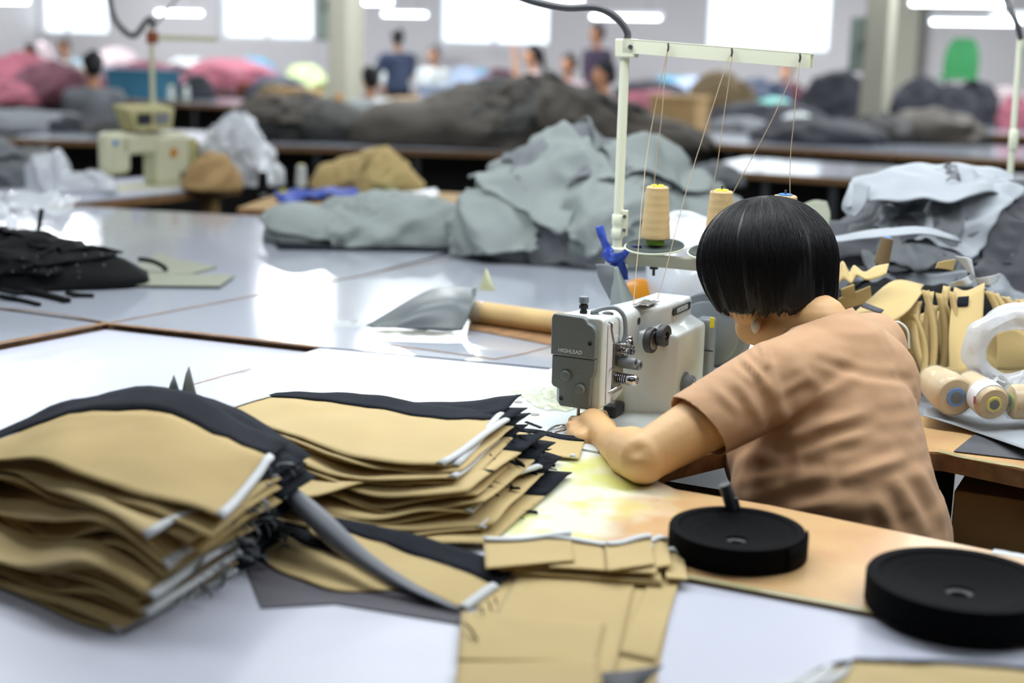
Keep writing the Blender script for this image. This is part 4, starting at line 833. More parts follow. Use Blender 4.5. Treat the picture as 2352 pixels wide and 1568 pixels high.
# yellow tin and dark things under the opening
MB_ = MB().box(-.1, .1, -.06, .06, 0, .09)
o = thing('yellow_box', 'yellow box below the elbow in the gap of the table', 'box', P(1560, 1160, 2.5)-EZ*.07, A1); MB().box(-.07, .07, -.05, .05, 0, .09).ob('body', 'oldyellow', o, bevel=.004); MB().box(-.072, .072, -.052, .052, .09, .096).ob('lid', 'oldyellow', o, bevel=.002)
MB().box(-.02, .02, -.02, .02, -o.location.z, 0).ob('post', 'apron', o)

# ------------------------------------------------------------------ heaps of cloth: every garment is a folded sheet laid over the heap below it
def ray_ell(c, d, o, r):
    a = Vector(((c.x-o.x)/r.x, (c.y-o.y)/r.y, (c.z-o.z)/r.z)); b_ = Vector((d.x/r.x, d.y/r.y, d.z/r.z)); A = b_.dot(b_); B = 2*a.dot(b_); C_ = a.dot(a)-1; D = B*B-4*A*C_
    return (-B+math.sqrt(D))/(2*A) if D > 0 else -1
def fold(p, s, seed):
    w = Vector((nz(p, s*.6, seed+11), nz(p, s*.6, seed+12), nz(p, s*.6, seed+13)))*.9/s
    q = p+w; a = 1-abs(nz(q, s, seed))*2.4; b_ = 1-abs(nz(q, s*2.1, seed+1))*2.2
    return .72*a+.28*b_
def heap(c, lobes, n, size, mats, labs, core, group=None, seed=0, amp=.022, fs=6.0, name='garment', cat='garment', dirs=None, res=34, thick=.003, zmin=.762, asp=1.0, corename='garment', coremat=None):
    rr = random.Random(seed); c = Vector(c)
    L = [(c+Vector(o), Vector(r)) for o, r in lobes]
    def R(d): return max(.02, max(ray_ell(c, d, o, r) for o, r in L))
    # core
    g = []
    for i in range(41):
        el = -.12+(math.pi/2+.12)*i/40; row = []
        for j in range(89):
            az = math.tau*j/88; d = Vector((math.cos(el)*math.cos(az), math.cos(el)*math.sin(az), math.sin(el))); q = d*R(d); p = c+q+d*amp*(fold(c+q, fs, seed)-.6)
            p.z = max(p.z, zmin); row.append(p)
        g.append(row)
    root = c.copy(); root.z = zmin
    def mk(g, m, nm): return MB().grid([[p-root for p in r_] for r_ in g]).ob(nm, m, solid=thick)
    o = mk(g, coremat or mats[0], corename); o.location = root; tag(o, core, cat)
    outs = []
    for k in range(n):
        if dirs and k < len(dirs): az, el, sx, sy, rot = dirs[k]; az = math.radians(az); el = math.radians(el); rot = math.radians(rot)
        else: az = math.radians(rr.uniform(170, 370)); el = math.radians(rr.uniform(8, 75)); sx = size*rr.uniform(.6, 1.2); sy = size*rr.uniform(.5, .9)*asp; rot = rr.uniform(0, math.pi)
        d0 = Vector((math.cos(el)*math.cos(az), math.cos(el)*math.sin(az), math.sin(el))); t1 = Vector((-math.sin(az), math.cos(az), 0)); t2 = d0.cross(t1)
        ta = t1*math.cos(rot)+t2*math.sin(rot); tb = -t1*math.sin(rot)+t2*math.cos(rot); r0 = R(d0); g = []; lift = .006+.005*k*(12/max(n, 12))
        for i in range(res):
            x = (i/(res-1)-.5)*2; row = []
            for j in range(res):
                y = (j/(res-1)-.5)*2
                ex = 1+.28*nz((y*1.4, k, 0), 1, seed)+.12*nz((y*4, k, 0), 1, seed+2); ey = 1+.28*nz((x*1.4, k, 5), 1, seed)+.12*nz((x*4, k, 5), 1, seed+2)
                d = (d0*r0+ta*x*ex*sx/2+tb*y*ey*sy/2).normalized(); q = d*R(d); p0 = c+q; e = max(abs(x), abs(y))
                f = fold(p0, fs*1.5, seed*3+k*5)
                p = p0+d*(lift+amp*(fold(p0, fs, seed)-.6)+amp*.75*max(0, f)+(.012*amp/.02)*max(0, e-.85)/.15*abs(nz((x*3, y*3, k), 1)))
                p.z = max(p.z, zmin+.002+.0006*k); row.append(p)
            g.append(row)
        lb = labs[k] if k < len(labs) else labs[-1]; o = mk(g, mats[k % len(mats)], name); o.location = root; tag(o, lb, cat, group if k >= len(labs)-1 else None); outs.append(o)
    return outs
# main grey heap in the middle
GC = P(1335, 560, 4.85); GC.z = .80
heap(GC, [((0, 0, 0), (.36, .26, .30)), ((.30, .04, .0), (.34, .25, .22)), ((-.22, 0, 0), (.25, .24, .20)), ((.10, -.05, .02), (.26, .26, .22)), ((.18, .02, .05), (.16, .14, .26)), ((-.02, .0, .05), (.13, .14, .29)), ((.42, .0, .0), (.22, .2, .14))], 13, .36, ['grey', 'grey2', 'grey', 'grey'],
     ['light grey garment draped over the peak of the big grey heap', 'grey garment hanging down the front of the big grey heap', 'grey garment spread low at the front right of the big grey heap', 'grey garment at the left shoulder of the big grey heap', 'grey garment on the right slope of the big grey heap behind the thread cones', 'crumpled grey garment in the big heap on the table'],
     'big rounded mass of grey cloth forming the middle of the heap', 'garments of the big grey heap', seed=4, amp=.042, fs=3.8, coremat='grey2',
     dirs=[(265, 70, .42, .34, 20), (262, 28, .40, .36, 10), (292, 14, .38, .30, -10), (215, 35, .36, .30, 15), (325, 35, .40, .34, -20), (240, 52, .30, .26, 40), (290, 50, .34, .3, -35), (275, 40, .26, .3, 60)])
# upright flap at the heap's top right
sheetP([[P(1418, 330, 4.75), P(1455, 308, 4.76), P(1490, 296, 4.78), P(1512, 318, 4.78), P(1545, 390, 4.78)], [P(1405, 420, 4.68), P(1450, 415, 4.66), P(1500, 420, 4.66), P(1550, 450, 4.70), P(1590, 470, 4.75)], [P(1400, 520, 4.60), P(1450, 540, 4.56), P(1520, 545, 4.56), P(1580, 560, 4.62), P(1640, 575, 4.7)]],
       'grey', 'garment', 'stiff grey flap standing up at the top right of the big grey heap', 'garment', .003, wav=.02, seed=3, nu=30, nv=24)
# low grey roll on the left
LC = P(840, 535, 5.0); LC.z = .775
heap(LC, [((0, 0, 0), (.32, .13, .10)), ((.10, .02, .02), (.30, .13, .13)), ((-.22, 0, 0), (.14, .12, .11)), ((.27, 0, 0), (.16, .12, .10))], 5, .3, ['grey'], ['grey garment along the front of the low grey roll', 'grey garment humped on the right of the low grey roll', 'grey cloth lump on top of the low grey roll', 'wrinkled grey garment in the low roll'],
     'low roll of grey cloth left of the big grey heap', 'garments of the low grey roll', seed=9, amp=.02, fs=7, dirs=[(262, 30, .5, .2, 0), (320, 40, .3, .2, 0), (240, 75, .2, .18, 0), (215, 40, .25, .18, 0), (290, 20, .4, .16, 0)])
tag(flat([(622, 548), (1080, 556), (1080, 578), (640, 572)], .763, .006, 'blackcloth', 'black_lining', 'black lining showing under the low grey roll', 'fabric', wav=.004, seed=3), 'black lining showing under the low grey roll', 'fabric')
# slate grey heap at right
RC = P(2160, 640, 3.75); RC.z = .79
heap(RC, [((0, 0, 0), (.38, .28, .24)), ((.08, -.02, .06), (.30, .22, .26)), ((.26, 0, .0), (.34, .26, .20)), ((-.12, 0, .0), (.24, .22, .22))], 15, .36, ['grey3', 'grey2', 'greylight', 'grey3'],
     ['slate grey garment across the front of the right heap', 'mid grey garment on the right heaps left flank', 'pale coated sheet folded within the right heap', 'slate grey garment falling down the right edge of the right heap', 'crumpled slate grey garment in the right heap'],
     'mass of slate grey cloth forming the right heap', 'garments of the right heap', seed=14, amp=.034, fs=6.0, coremat='grey3',
     dirs=[(268, 32, .55, .22, 8), (225, 40, .34, .3, 30), (262, 55, .42, .16, 12), (300, 38, .42, .22, -35), (285, 52, .36, .2, -20), (250, 22, .45, .14, 12), (240, 60, .3, .16, 25), (310, 60, .3, .2, -10), (275, 44, .5, .12, 5), (290, 26, .42, .13, -22), (265, 15, .6, .14, 4), (305, 20, .4, .2, -40)])
sheetP([[P(1962, 408, 3.72), P(2060, 384, 3.76), P(2160, 380, 3.8), P(2260, 382, 3.8), P(2325, 402, 3.78)], [P(1950, 430, 3.60), P(2060, 415, 3.60), P(2160, 412, 3.62), P(2270, 415, 3.62), P(2328, 425, 3.64)], [P(1938, 470, 3.55), P(2040, 455, 3.52), P(2150, 462, 3.50), P(2230, 450, 3.52), P(2318, 452, 3.56)]],
       'greylight', 'garment', 'pale grey coated fabric folded over the top of the right heap', 'garment', .005, wav=.016, seed=6, nu=34, nv=18)
sheetP([[P(1955, 420, 3.62), P(1975, 415, 3.58), P(1998, 425, 3.54)], [P(1938, 462, 3.6), P(1962, 465, 3.55), P(1985, 470, 3.52)], [P(1935, 480, 3.6), P(1950, 495, 3.56), P(1965, 498, 3.53)]], 'greylight', 'garment', 'pale grey flap hanging at the top left of the right heap', 'garment', .004, wav=.006, seed=7)
sheetP([[P(1905, 545, 3.45), P(1980, 535, 3.40), P(2080, 520, 3.38), P(2200, 545, 3.38)], [P(1900, 560, 3.42), P(1990, 552, 3.36), P(2090, 536, 3.34), P(2210, 560, 3.36)]], 'greylight', 'garment', 'thin pale grey fabric edge running across the right heap', 'garment', .004, wav=.008, seed=8)
sheetP([[P(1838, 470, 3.62), P(1868, 458, 3.62), P(1898, 462, 3.62)], [P(1850, 520, 3.56), P(1875, 515, 3.55), P(1905, 500, 3.56)], [P(1880, 560, 3.5), P(1890, 550, 3.5), P(1900, 540, 3.52)]], 'paper', 'fabric', 'pale fabric piece between the hair and the right heap', 'fabric', .003, wav=.006, seed=5)
# black straps mound
heap(Vector((P(2090, 640, 3.25).x, 3.25, .78)), [((0, 0, 0), (.24, .14, .15)), ((.1, 0, 0), (.2, .13, .14))], 3, .22, ['blackdeep'], ['black strap laid over the black mound', 'black cloth on the left of the black mound', 'black cloth on the right of the black mound'], 'mound of black cloth between the right heap and the tan pieces', seed=21, amp=.02, fs=9, name='black_cloth', corename='black_cloth', cat='fabric')
cone(P(2022, 612, 3.12), 'small dark thread cone with a blue tip on the black mound', 'bluecap', 'olive', .55, (.15, -.1, 1), base='dark')
for k, (pts, lab) in enumerate(((((2195, 588), (2232, 596), (2240, 640), (2222, 622)), 'white strip of cloth sticking up from the black mound'), (((2180, 652), (2230, 630), (2240, 645), (2195, 656)), 'white strip of cloth lying left on the black mound'), (((2240, 640), (2298, 628), (2292, 645), (2250, 655)), 'white strip of cloth lying right on the black mound'))):
    q = [P(x, y, 3.08) for x, y in pts]; sheetP([[q[0], q[0].lerp(q[1], .5)+Vector((0, -.02, .004)), q[1]], [q[3], q[3].lerp(q[2], .5)+Vector((0, -.02, .0)), q[2]]], 'bind', 'cloth_strip', lab, 'cloth strip', .001)
# tan pieces standing and lying beside the machine
def stand_sheet(x0, y0, x1, y1, wd, Y, lean, lab, m='tan', bulge=.02, group=None, wdy=0):
    a, b_ = P(x0, y0, Y+lean), P(x1, y1, Y); rows = []
    for t in [k/6 for k in range(7)]:
        p = a.lerp(b_, t)+Vector((bulge*math.sin(math.pi*t), 0, 0)); rows.append([p, p+Vector((wd*.5, -.012, wdy*.5)), p+Vector((wd, -.004, wdy))])
    return sheetP(rows, m, 'tan_piece', lab, 'tan piece', .004, nu=8, nv=16, group=group)
ST = [(2118, 665, 2128, 880, .012), (2132, 668, 2142, 905, .010), (2150, 672, 2150, 890, .012), (2168, 656, 2175, 875, .012), (2180, 668, 2165, 895, .010), (2100, 690, 2120, 860, .014), (2160, 690, 2192, 880, .010), (2142, 700, 2155, 900, .010), (2090, 720, 2112, 870, .012)]
for k, (x0, y0, x1, y1, w_) in enumerate(ST): stand_sheet(x0, y0, x1, y1, w_, 2.86+.02*(k % 4), .10, 'narrow tan piece standing on edge in the row behind the womans shoulder', bulge=.014*(-1)**k, group='tan pieces standing on edge', m='tan' if k % 2 else 'tan2')
for k, (x0, y0, x1, y1) in enumerate([(2262, 668, 2290, 760), (2275, 672, 2310, 760), (2290, 690, 2318, 760), (2300, 680, 2330, 750), (2318, 690, 2340, 750), (2332, 686, 2352, 745)]): stand_sheet(x0, y0, x1, y1+20, .014, 2.95, .06, 'short tan piece standing above the cloudy plastic loop', bulge=.01, group='short tan pieces at the right edge', m='tan' if k % 2 else 'tan2')
bp_ = thing('tan_piece', 'large tan piece facing the aisle with a black rectangle near its top', 'tan piece', P(2220, 860, 2.84))
wparent(sheetP([[P(2192, 660, 2.98), P(2220, 668, 2.98), P(2262, 650, 2.98)], [P(2180, 760, 2.90), P(2215, 765, 2.89), P(2256, 755, 2.90)], [P(2182, 868, 2.84), P(2215, 862, 2.82), P(2250, 850, 2.84)]], 'tan', 'body', None, None, .004), bp_)
wparent(sheetP([[P(2200, 682, 2.955), P(2226, 680, 2.955)], [P(2198, 704, 2.94), P(2224, 702, 2.94)]], 'blackcloth', 'black_rectangle', None, None, .002, nu=4, nv=4), bp_)
bp_ = thing('tan_piece', 'tan piece slanting behind the womans neck with a dark tag', 'tan piece', P(2010, 740, 2.95))
wparent(sheetP([[P(1945, 735, 2.92), P(1995, 690, 2.98), P(2055, 645, 3.04), P(2122, 655, 3.04)], [P(1965, 745, 2.90), P(2020, 715, 2.92), P(2080, 690, 2.96), P(2115, 665, 3.0)], [P(2000, 760, 2.86), P(2040, 745, 2.88), P(2085, 715, 2.92), P(2118, 672, 2.98)]], 'tan', 'body', None, None, .004), bp_)
wparent(sheetP([[P(1985, 695, 2.93), P(2030, 712, 2.90)], [P(1978, 704, 2.92), P(2022, 720, 2.89)]], 'grey3', 'dark_tag', None, None, .003, nu=4, nv=4), bp_)
sheetP([[P(1918, 640, 3.0), P(1935, 600, 3.0), P(1950, 625, 2.98), P(1962, 610, 3.0), P(1985, 625, 2.97), P(2010, 612, 3.0), P(2042, 606, 3.0)], [P(1920, 655, 2.96), P(1938, 640, 2.96), P(1955, 650, 2.95), P(1968, 632, 2.96), P(1990, 642, 2.94), P(2015, 638, 2.96), P(2036, 628, 2.97)]], 'tan', 'tan_strip', 'zigzag tan strip right of the womans hair', 'tan strip', .003, nu=40, nv=6)
for k, pts in enumerate([((1925, 665), (1960, 655), (1965, 700), (1930, 700)), ((1925, 690), (2000, 660), (2005, 690), (1935, 715)), ((2125, 852), (2180, 840), (2190, 905), (2130, 910)), ((2185, 850), (2262, 838), (2262, 865), (2190, 880)), ((2060, 700), (2110, 690), (2120, 800), (2080, 780)), ((2155, 600), (2195, 598), (2190, 625), (2150, 615))]):
    q = [P(x, y, 3.02 if k not in (2, 3) else 2.84) for x, y in pts]; sheetP([[q[0], q[1]], [q[3], q[2]]], 'tan2', 'tan_piece', ['tan scrap tucked beside the womans neck', 'tan piece lying flat beside the womans collar', 'folded tan piece at the foot of the standing row', 'tan strip under the large tan piece', 'tan piece leaning behind the womans upper back', 'small tan strip on the black mound'][k], 'tan piece', .004, wav=.01, seed=k)
stand_box = heap(Vector((P(2150, 830, 3.02).x, 3.05, .78)), [((0, 0, 0), (.26, .10, .13)), ((-.12, 0, 0), (.2, .09, .12))], 2, .22, ['tan2'], ['tan piece spread on the pile of tan cloth', 'tan piece folded on the right of the pile of tan cloth'], 'pile of tan cloth the standing pieces lean on', seed=31, amp=.012, fs=12, name='tan_piece', corename='tan_piece', cat='tan piece')
wr = thing('wire_loop', 'thin pale wire loop behind the womans shoulder', 'wire', P(2065, 760, 2.8)); wparent(MB().tube(cr([P(2042, 742, 2.8), P(2065, 740, 2.79), P(2085, 760, 2.78), P(2088, 800, 2.78)], 24), .0022, 8).ob('wire', 'castwhite'), wr)
# cloudy plastic loop with tan inside, packed cones
ring = []
lc = P(2330, 805, 2.72)
for i in range(49):
    a = math.tau*i/48; c0 = lc+Vector((.078*math.cos(a), .0, .068*math.sin(a))); r_ = []
    for k in range(13):
        b2 = math.tau*k/12; er = Vector((math.cos(a), 0, math.sin(a))); q = c0+er*.024*math.cos(b2)+Vector((0, 1, 0))*.03*math.sin(b2); q += Vector((nz(q, 26, 2), nz(q, 26, 3), nz(q, 26, 4)))*.010; r_.append(q-lc)
    ring.append(r_)
o = MB().loft(ring, cap=False).ob('plastic_wrap', 'filmhard'); o.location = lc; tag(o, 'cloudy plastic wrap looped into a ring at the right edge', 'plastic wrap')
sheetP([[P(2285, 770, 2.80), P(2320, 755, 2.80), P(2352, 770, 2.80)], [P(2290, 850, 2.78), P(2320, 855, 2.78), P(2360, 850, 2.78)]], 'tan2', 'tan_piece', 'tan cloth seen through the plastic loop', 'tan piece', .004, wav=.01, seed=12)
tag(MB().grid([[P(2225+14*i/1.5, 868+7*j+8*math.sin(i*.7), 2.66+.01*nz((i, j, 0), .8))+EZ*.008*nz((i, j, 2), .9) for j in range(7)] for i in range(15)]).ob('plastic_sheet', 'filmhard'), 'cloudy plastic sheet under the ring, above the packed cones', 'plastic sheet')
def packed(px, py, Y, ax, capm, lab, s=1.0, tag_=False):
    c = P(px, py, Y); o = thing('packed_thread_cone', lab, 'thread cone', c); ax = Vector(ax).normalized()
    MB().lathe([(.012*s, 0), (.030*s, 0), (.0345*s, .006), (.0345*s, .05), (.028*s, .11), (.0001, .112)], (0, 0, 0), ax, 36).ob('wound_thread', 'thread', o)
    MB().lathe([(.0105*s, -.0028), (.0155*s, -.003), (.0165*s, .0)], (0, 0, 0), ax, 30).ob('core_rim', capm, o)
    MB().lathe([(.0105*s, -.0034), (.0001, -.0035)], (0, 0, 0), ax, 24).ob('core_hole', 'dark', o)
    MB().lathe([(.0001, -.0065), (.02*s, -.0068), (.034*s, -.004), (.0365*s, .008), (.0365*s, .052), (.03*s, .112), (.0001, .116)], (0, -.0, 0), ax, 36).ob('wrap_film', 'filmwrap', o)
    if tag_:
        MB().lathe([(.0371*s, .012), (.0371*s, .045)], (0, 0, 0), ax, 36).ob('paper_label', 'wframe', o)
        MB().box(-.0375, -.036, -.004, .004, .0, .014).ob('red_print', 'pink', o)
    return o
packed(2196, 912, 2.62, (-.1, 1, .05), 'bluecap', 'wrapped thread cone lying end on with a wide blue core', 1.12)
packed(2283, 928, 2.57, (-.12, 1, .12), 'yellow', 'wrapped thread cone lying end on with a yellow core rim', .92, True)
packed(2322, 922, 2.58, (1, .1, 0), 'green', 'wrapped thread cone lying sideways at the right edge', .95)
# papers on the right part of the sewing table
g = []
for i in range(25):
    t = i/24; x = 2120+260*t; yt = 938-14*math.sin(t*2.4)+48*t*t+2*t; yb = 955+25*math.sin(t*1.4)+60*t**1.3
    g.append([G(x, yt+(yb-yt)*k/6, .77+.014*math.sin(t*3.3+1.5)**2+.003*k/6) for k in range(7)])
tag(MB().grid(g).ob('coated_sheet', 'greylight', solid=.0015), 'pale blue grey sheet with a wavy edge in front of the packed cones', 'sheet')
tag(MB().prism([G(2190, 1045, .76), G(2245, 1000, .76), G(2420, 1030, .76), G(2450, 1082, .76), G(2352, 1064, .76)], .7665, .768).ob('coated_sheet', 'grey3', smooth=False), 'dark grey sheet at the table edge above the cardboard boxes', 'sheet')
def carton(px, py, Y, s, lab, rz=A1, z=None, open_=False):
    c = P(px, py, Y); 
    if z is not None: c.z = z
    o = thing('cardboard_box', lab, 'box', c, rz); x, y, h = s
    MB().box(-x/2, x/2, -y/2, y/2, 0, h).ob('carton', 'card', o, bevel=.004)
    MB().box(-x/2-.002, x/2+.002, -.025, .025, -.0005, h+.0015).ob('packing_tape', 'tube', o, bevel=.001)
    for s_ in (-1, 1): MB().box(-x/2, x/2, s_*y*.25-.0, s_*y*.25+y*.24*s_ if s_ > 0 else s_*y*.25+.001, h, h+.003).ob('flap', 'card', o) if s_ > 0 else None
    return o
carton(2480, 1200, 2.55, (.42, .3, .26), 'dusty cardboard box under the right part of the sewing table, upper of two', z=.42)
carton(2490, 1330, 2.54, (.46, .32, .42), 'lower cardboard box under the right part of the sewing table', z=.0)
# clear bag and film behind the cones
sheetP([[P(1480, 515, 3.3), P(1530, 488, 3.32), P(1600, 478, 3.34), P(1690, 500, 3.36)], [P(1490, 570, 3.28), P(1545, 575, 3.24), P(1620, 580, 3.26), P(1700, 590, 3.3)], [P(1495, 660, 3.26), P(1540, 668, 3.22), P(1620, 668, 3.24), P(1700, 680, 3.28)], [P(1498, 735, 3.28), P(1550, 745, 3.25), P(1620, 745, 3.26), P(1700, 740, 3.28)]],
       'filmhard', 'plastic_bag', 'large cloudy plastic bag standing behind the thread cones', 'plastic bag', .002, wav=.03, seed=9, nu=30, nv=30)
crumple(G(1580, 760, .765)+Vector((.02, -.12, 0)), .09, .07, .085, 'filmwrap', 'crinkled clear film bunched behind the machine arm', seed=8)
# cardboard roll and grey sheet on the table
ra, rb_ = G(1085, 742, .76), G(1490, 800, .76); rr_ = .028; dr = (rb_-ra).normalized()
rl = thing('cardboard_roll', 'long cardboard tube with clear tape lying behind the machine', 'tube', (ra+rb_)/2)
wparent(MB().lathe([(.024, 0), (rr_, 0), (rr_, (rb_-ra).length+.12), (.024, (rb_-ra).length+.12), (.024, 0)], ra+EZ*(rr_+.003), dr, 40).ob('tube', 'tube'), rl)
wparent(MB().lathe([(rr_+.0008, .01), (rr_+.0015, .02), (rr_+.0008, .04)], ra+EZ*(rr_+.003), dr, 40).ob('clear_tape', 'filmwrap'), rl)
tag(MB().prism([G(1075, 757, .76), G(1300, 800, .76), G(1320, 775, .76), G(1080, 735, .76)], .7605, .7630).ob('card_strip', 'edge', smooth=False), 'flat brown card lying under the cardboard roll', 'card')
sheetP([[P(840, 748, 3.42), P(900, 712, 3.50), P(960, 678, 3.58), P(1010, 660, 3.60), P(1095, 661, 3.60)], [P(850, 750, 3.41), P(910, 735, 3.42), P(970, 705, 3.44), P(1040, 690, 3.46), P(1088, 700, 3.47)], [P(860, 752, 3.40), P(920, 754, 3.40), P(980, 757, 3.395), P(1030, 760, 3.39), P(1062, 758, 3.40)]],
       'sheetgrey', 'coated_sheet', 'dark grey coated sheet curling up round the left end of the cardboard roll', 'sheet', .002, nu=26, nv=18)
crumple(G(790, 748, .761), .07, .035, .014, 'filmwrap', 'crinkled clear tape left of the curled grey sheet', seed=21)
crumple(G(960, 765, .761), .12, .03, .004, 'tape', 'dull yellow tape in front of the curled grey sheet', 'adhesive_patch', 'tape', seed=22)
sheetP([[P(1098, 665, 3.62), P(1108, 640, 3.62), P(1115, 616, 3.62)], [P(1120, 668, 3.6), P(1122, 645, 3.6), P(1118, 618, 3.62)], [P(1140, 668, 3.6), P(1130, 650, 3.6), P(1120, 620, 3.62)]], 'tape', 'tape_end', 'pale tape end sticking up behind the cardboard roll', 'tape', .001)
# scuffs and dirt lines on the tables
for k, pts in enumerate([((440, 885), (500, 868), (575, 848)), ((1140, 825), (1205, 812), (1272, 795)), ((880, 792), (950, 800), (1010, 808), (1140, 826)), ((0, 708), (110, 718), (245, 741))]):
    strip_on([G(x, y, .76) for x, y in pts], .0022, .7606, 'seam_grime', 'edge', ['broken dark seam line on the table behind the left stack', 'dirty seam line left of the machine', 'thin dark seam under the curled grey sheet', 'grimy seam line running in from the left edge'][k], 'seam', jit=.9, seed=k)
# ------------------------------------------------------------------ black cords and cards at left
heap(Vector((P(60, 640, 4.0).x-.05, 4.02, .775)), [((0, 0, 0), (.34, .17, .10)), ((.14, -.01, 0), (.26, .12, .085)), ((-.2, 0, .0), (.3, .2, .13))], 4, .3, ['blackdeep'], ['black cord bundle on the near side of the black heap', 'black cord bundle at the right end of the black heap', 'black cord bundle on top of the black heap', 'black cord bundle at the back of the black heap'],
     'heap of black cords on the left table', seed=41, amp=.02, fs=12, name='cord_bundle', corename='cord_heap', cat='cords', dirs=[(265, 30, .5, .12, 8), (310, 35, .4, .1, 5), (250, 70, .4, .2, 0), (60, 60, .4, .2, 0)])
CORDL = ['longest black cord straying right of the black heap', 'black cord curling up at the right end of the black heap', 'black cord end in front of the black heap, nearest the seam', 'thick black cord end in front of the black heap', 'short black cord end at the left edge', 'black cord rising off the back of the heap']
for k, pts in enumerate([((150, 672, .775), (180, 678, .766), (215, 680, .764)), ((320, 595, .80), (350, 600, .80), (375, 612, .78), (382, 622, .766)), ((0, 680, .77), (50, 690, .765), (90, 700, .764)), ((60, 668, .77), (110, 680, .766), (155, 692, .765)), ((0, 665, .78), (40, 672, .768), (100, 668, .768)), ((80, 560, .86), (88, 530, .90), (92, 505, .93), (96, 480, .95))]):
    tag(MB().tube(cr([G(*q) if k < 5 else P(q[0], q[1], 4.15) for q in pts], 24), .007 if k != 3 else .011, 8).ob('black_cord', 'blackdeep'), CORDL[k], 'cord')
for k in range(16):
    q = G(rg.uniform(0, 230), rg.uniform(600, 660), .80); q.z = .86 if k % 2 else .84
mbg = MB()
for k in range(14):
    px, py = rg.uniform(5, 260), rg.uniform(575, 640); p = P(px, py, 3.84); mbg.box(p.x-.0025, p.x+.0025, p.y-.002, p.y+.002, p.z-.002, p.z+.003)
tag(mbg.ob('metal_eyelets', 'steel'), 'small shiny metal ends scattered over the black cord heap', 'metal ends', kind='stuff')
tag(MB().prism([G(330, 600, .76), G(370, 583, .76), G(410, 600, .76), G(500, 615, .76), G(440, 632, .76), G(300, 635, .76)], .762, .7655).ob('card_sheet', 'paper', smooth=False), 'grey green card poking out behind the black heap, farther of two', 'card')
tag(MB().prism([G(160, 642, .76), G(330, 636, .76), G(540, 637, .76), G(505, 663, .76), G(200, 660, .76)], .7655, .769).ob('card_sheet', 'paper', smooth=False), 'grey green card with a slanted end in front of the black heap, nearer of two', 'card')
sheetP([[P(0, 440, 5.0), P(60, 448, 4.98), P(120, 452, 4.98), P(182, 456, 5.0)], [P(0, 470, 4.95), P(60, 480, 4.9), P(120, 478, 4.9), P(180, 476, 4.94)], [P(0, 500, 4.9), P(60, 500, 4.86), P(120, 497, 4.86), P(178, 492, 4.9)]], 'film', 'plastic_bag', 'shiny clear plastic bag with green tint at the far left of the glossy table', 'plastic bag', .002, wav=.05, seed=17, nu=30, nv=16)
sheetP([[P(-20, 450, 4.5), P(10, 460, 4.5), P(28, 490, 4.48)], [P(-20, 520, 4.4), P(10, 530, 4.38), P(32, 545, 4.4)]], 'filmhard', 'plastic_bag', 'white plastic bag at the left edge above the black heap', 'plastic bag', .002, wav=.04, seed=18, nu=14, nv=14)

# ------------------------------------------------------------------ benches behind
def bench(a, b_, depth, lab, top='table', legs=5, panel_=True, z=.76):
    A = G(*a, z); B = G(*b_, z); A.z = B.z = 0; c = (A+B)/2; d = (B-A).normalized(); n_ = Vector((-d.y, d.x, 0))
    if n_.y < 0: n_ = -n_
    rz = math.atan2(d.y, d.x); L = (B-A).length; o = thing('bench', lab, 'bench', (c.x, c.y, 0), rz)
    MB().box(-L/2, L/2, 0, depth, z-.004, z).ob('bench_top', top, o, smooth=False); MB().box(-L/2, L/2, 0, depth, z-.04, z-.004).ob('top_board', 'edge', o, smooth=False)
    for k in range(legs):
        x = -L/2+.05+(L-.1)*k/(legs-1)
        for y in (.05, depth-.05): MB().box(x-.02, x+.02, y-.02, y+.02, 0, z-.04).ob('leg', 'apron', o, smooth=False)
    if panel_: MB().box(-L/2+.03, L/2-.03, depth*.55, depth*.55+.02, .1, z-.04).ob('back_panel', 'darkbrown', o, smooth=False)
    MB().box(-L/2+.06, L/2-.06, .06, .1, .12, .16).ob('stretcher', 'apron', o, smooth=False)
    return o
bench((20, 316), (1440, 356), 1.25, 'long silver topped bench under the dark brown heap', legs=7)
bench((545, 478), (905, 492), .8, 'small bench with blue ribbons in front of the tan bundle', 'card', legs=2, panel_=False)
bench((905, 470), (1090, 478), .6, 'end of a small bench left of the big grey heap', 'card', legs=2, panel_=False)
def bench_v(pa, pb, v, depth, lab, top='table', legs=5):
    def at(px):
        d = ray(px, 150); t = v/d.dot(E2); return (d*t).dot(E1)
    ua, ub = at(pa), at(pb); c = R2((ua+ub)/2, v); o = thing('bench', lab, 'bench', c, A1); L = ub-ua; z = .76
    MB().box(-L/2, L/2, 0, depth, z-.004, z).ob('bench_top', top, o, smooth=False); MB().box(-L/2, L/2, 0, depth, z-.04, z-.004).ob('top_board', 'edge', o, smooth=False)
    for k in range(legs):
        x = -L/2+.05+(L-.1)*k/(legs-1)
        for y in (.05, depth-.05): MB().box(x-.02, x+.02, y-.02, y+.02, 0, z-.04).ob('leg', 'apron', o, smooth=False)
    MB().box(-L/2+.03, L/2-.03, depth*.55, depth*.55+.02, .1, z-.04).ob('back_panel', 'darkbrown', o, smooth=False); return o
bench_v(1600, 2480, 8.2, 1.1, 'brown edged bench in the row behind the right heap', 'table', 6)
bench_v(1500, 2480, 10.6, 1.6, 'silver topped bench behind the thread stand bar end', legs=6)
bench_v(1640, 2480, 14.1, 1.8, 'far bench carrying the black piles', 'table', 6)
bench_v(250, 1560, 12.4, 1.4, 'bench behind the dark brown heap', 'table', 7)
bench_v(-120, 620, 15.4, 1.9, 'far left bench piled with pink cloth', 'table', 6)
bench_v(640, 1560, 15.4, .9, 'bench behind the left pillar with cardboard boxes', 'table', 6)
bench_v(-120, 1560, 18.6, 1.9, 'farthest bench under the windows', 'table', 9)
bench_v(1560, 2480, 16.4, 1.9, 'far right bench under the fourth window', 'table', 6)
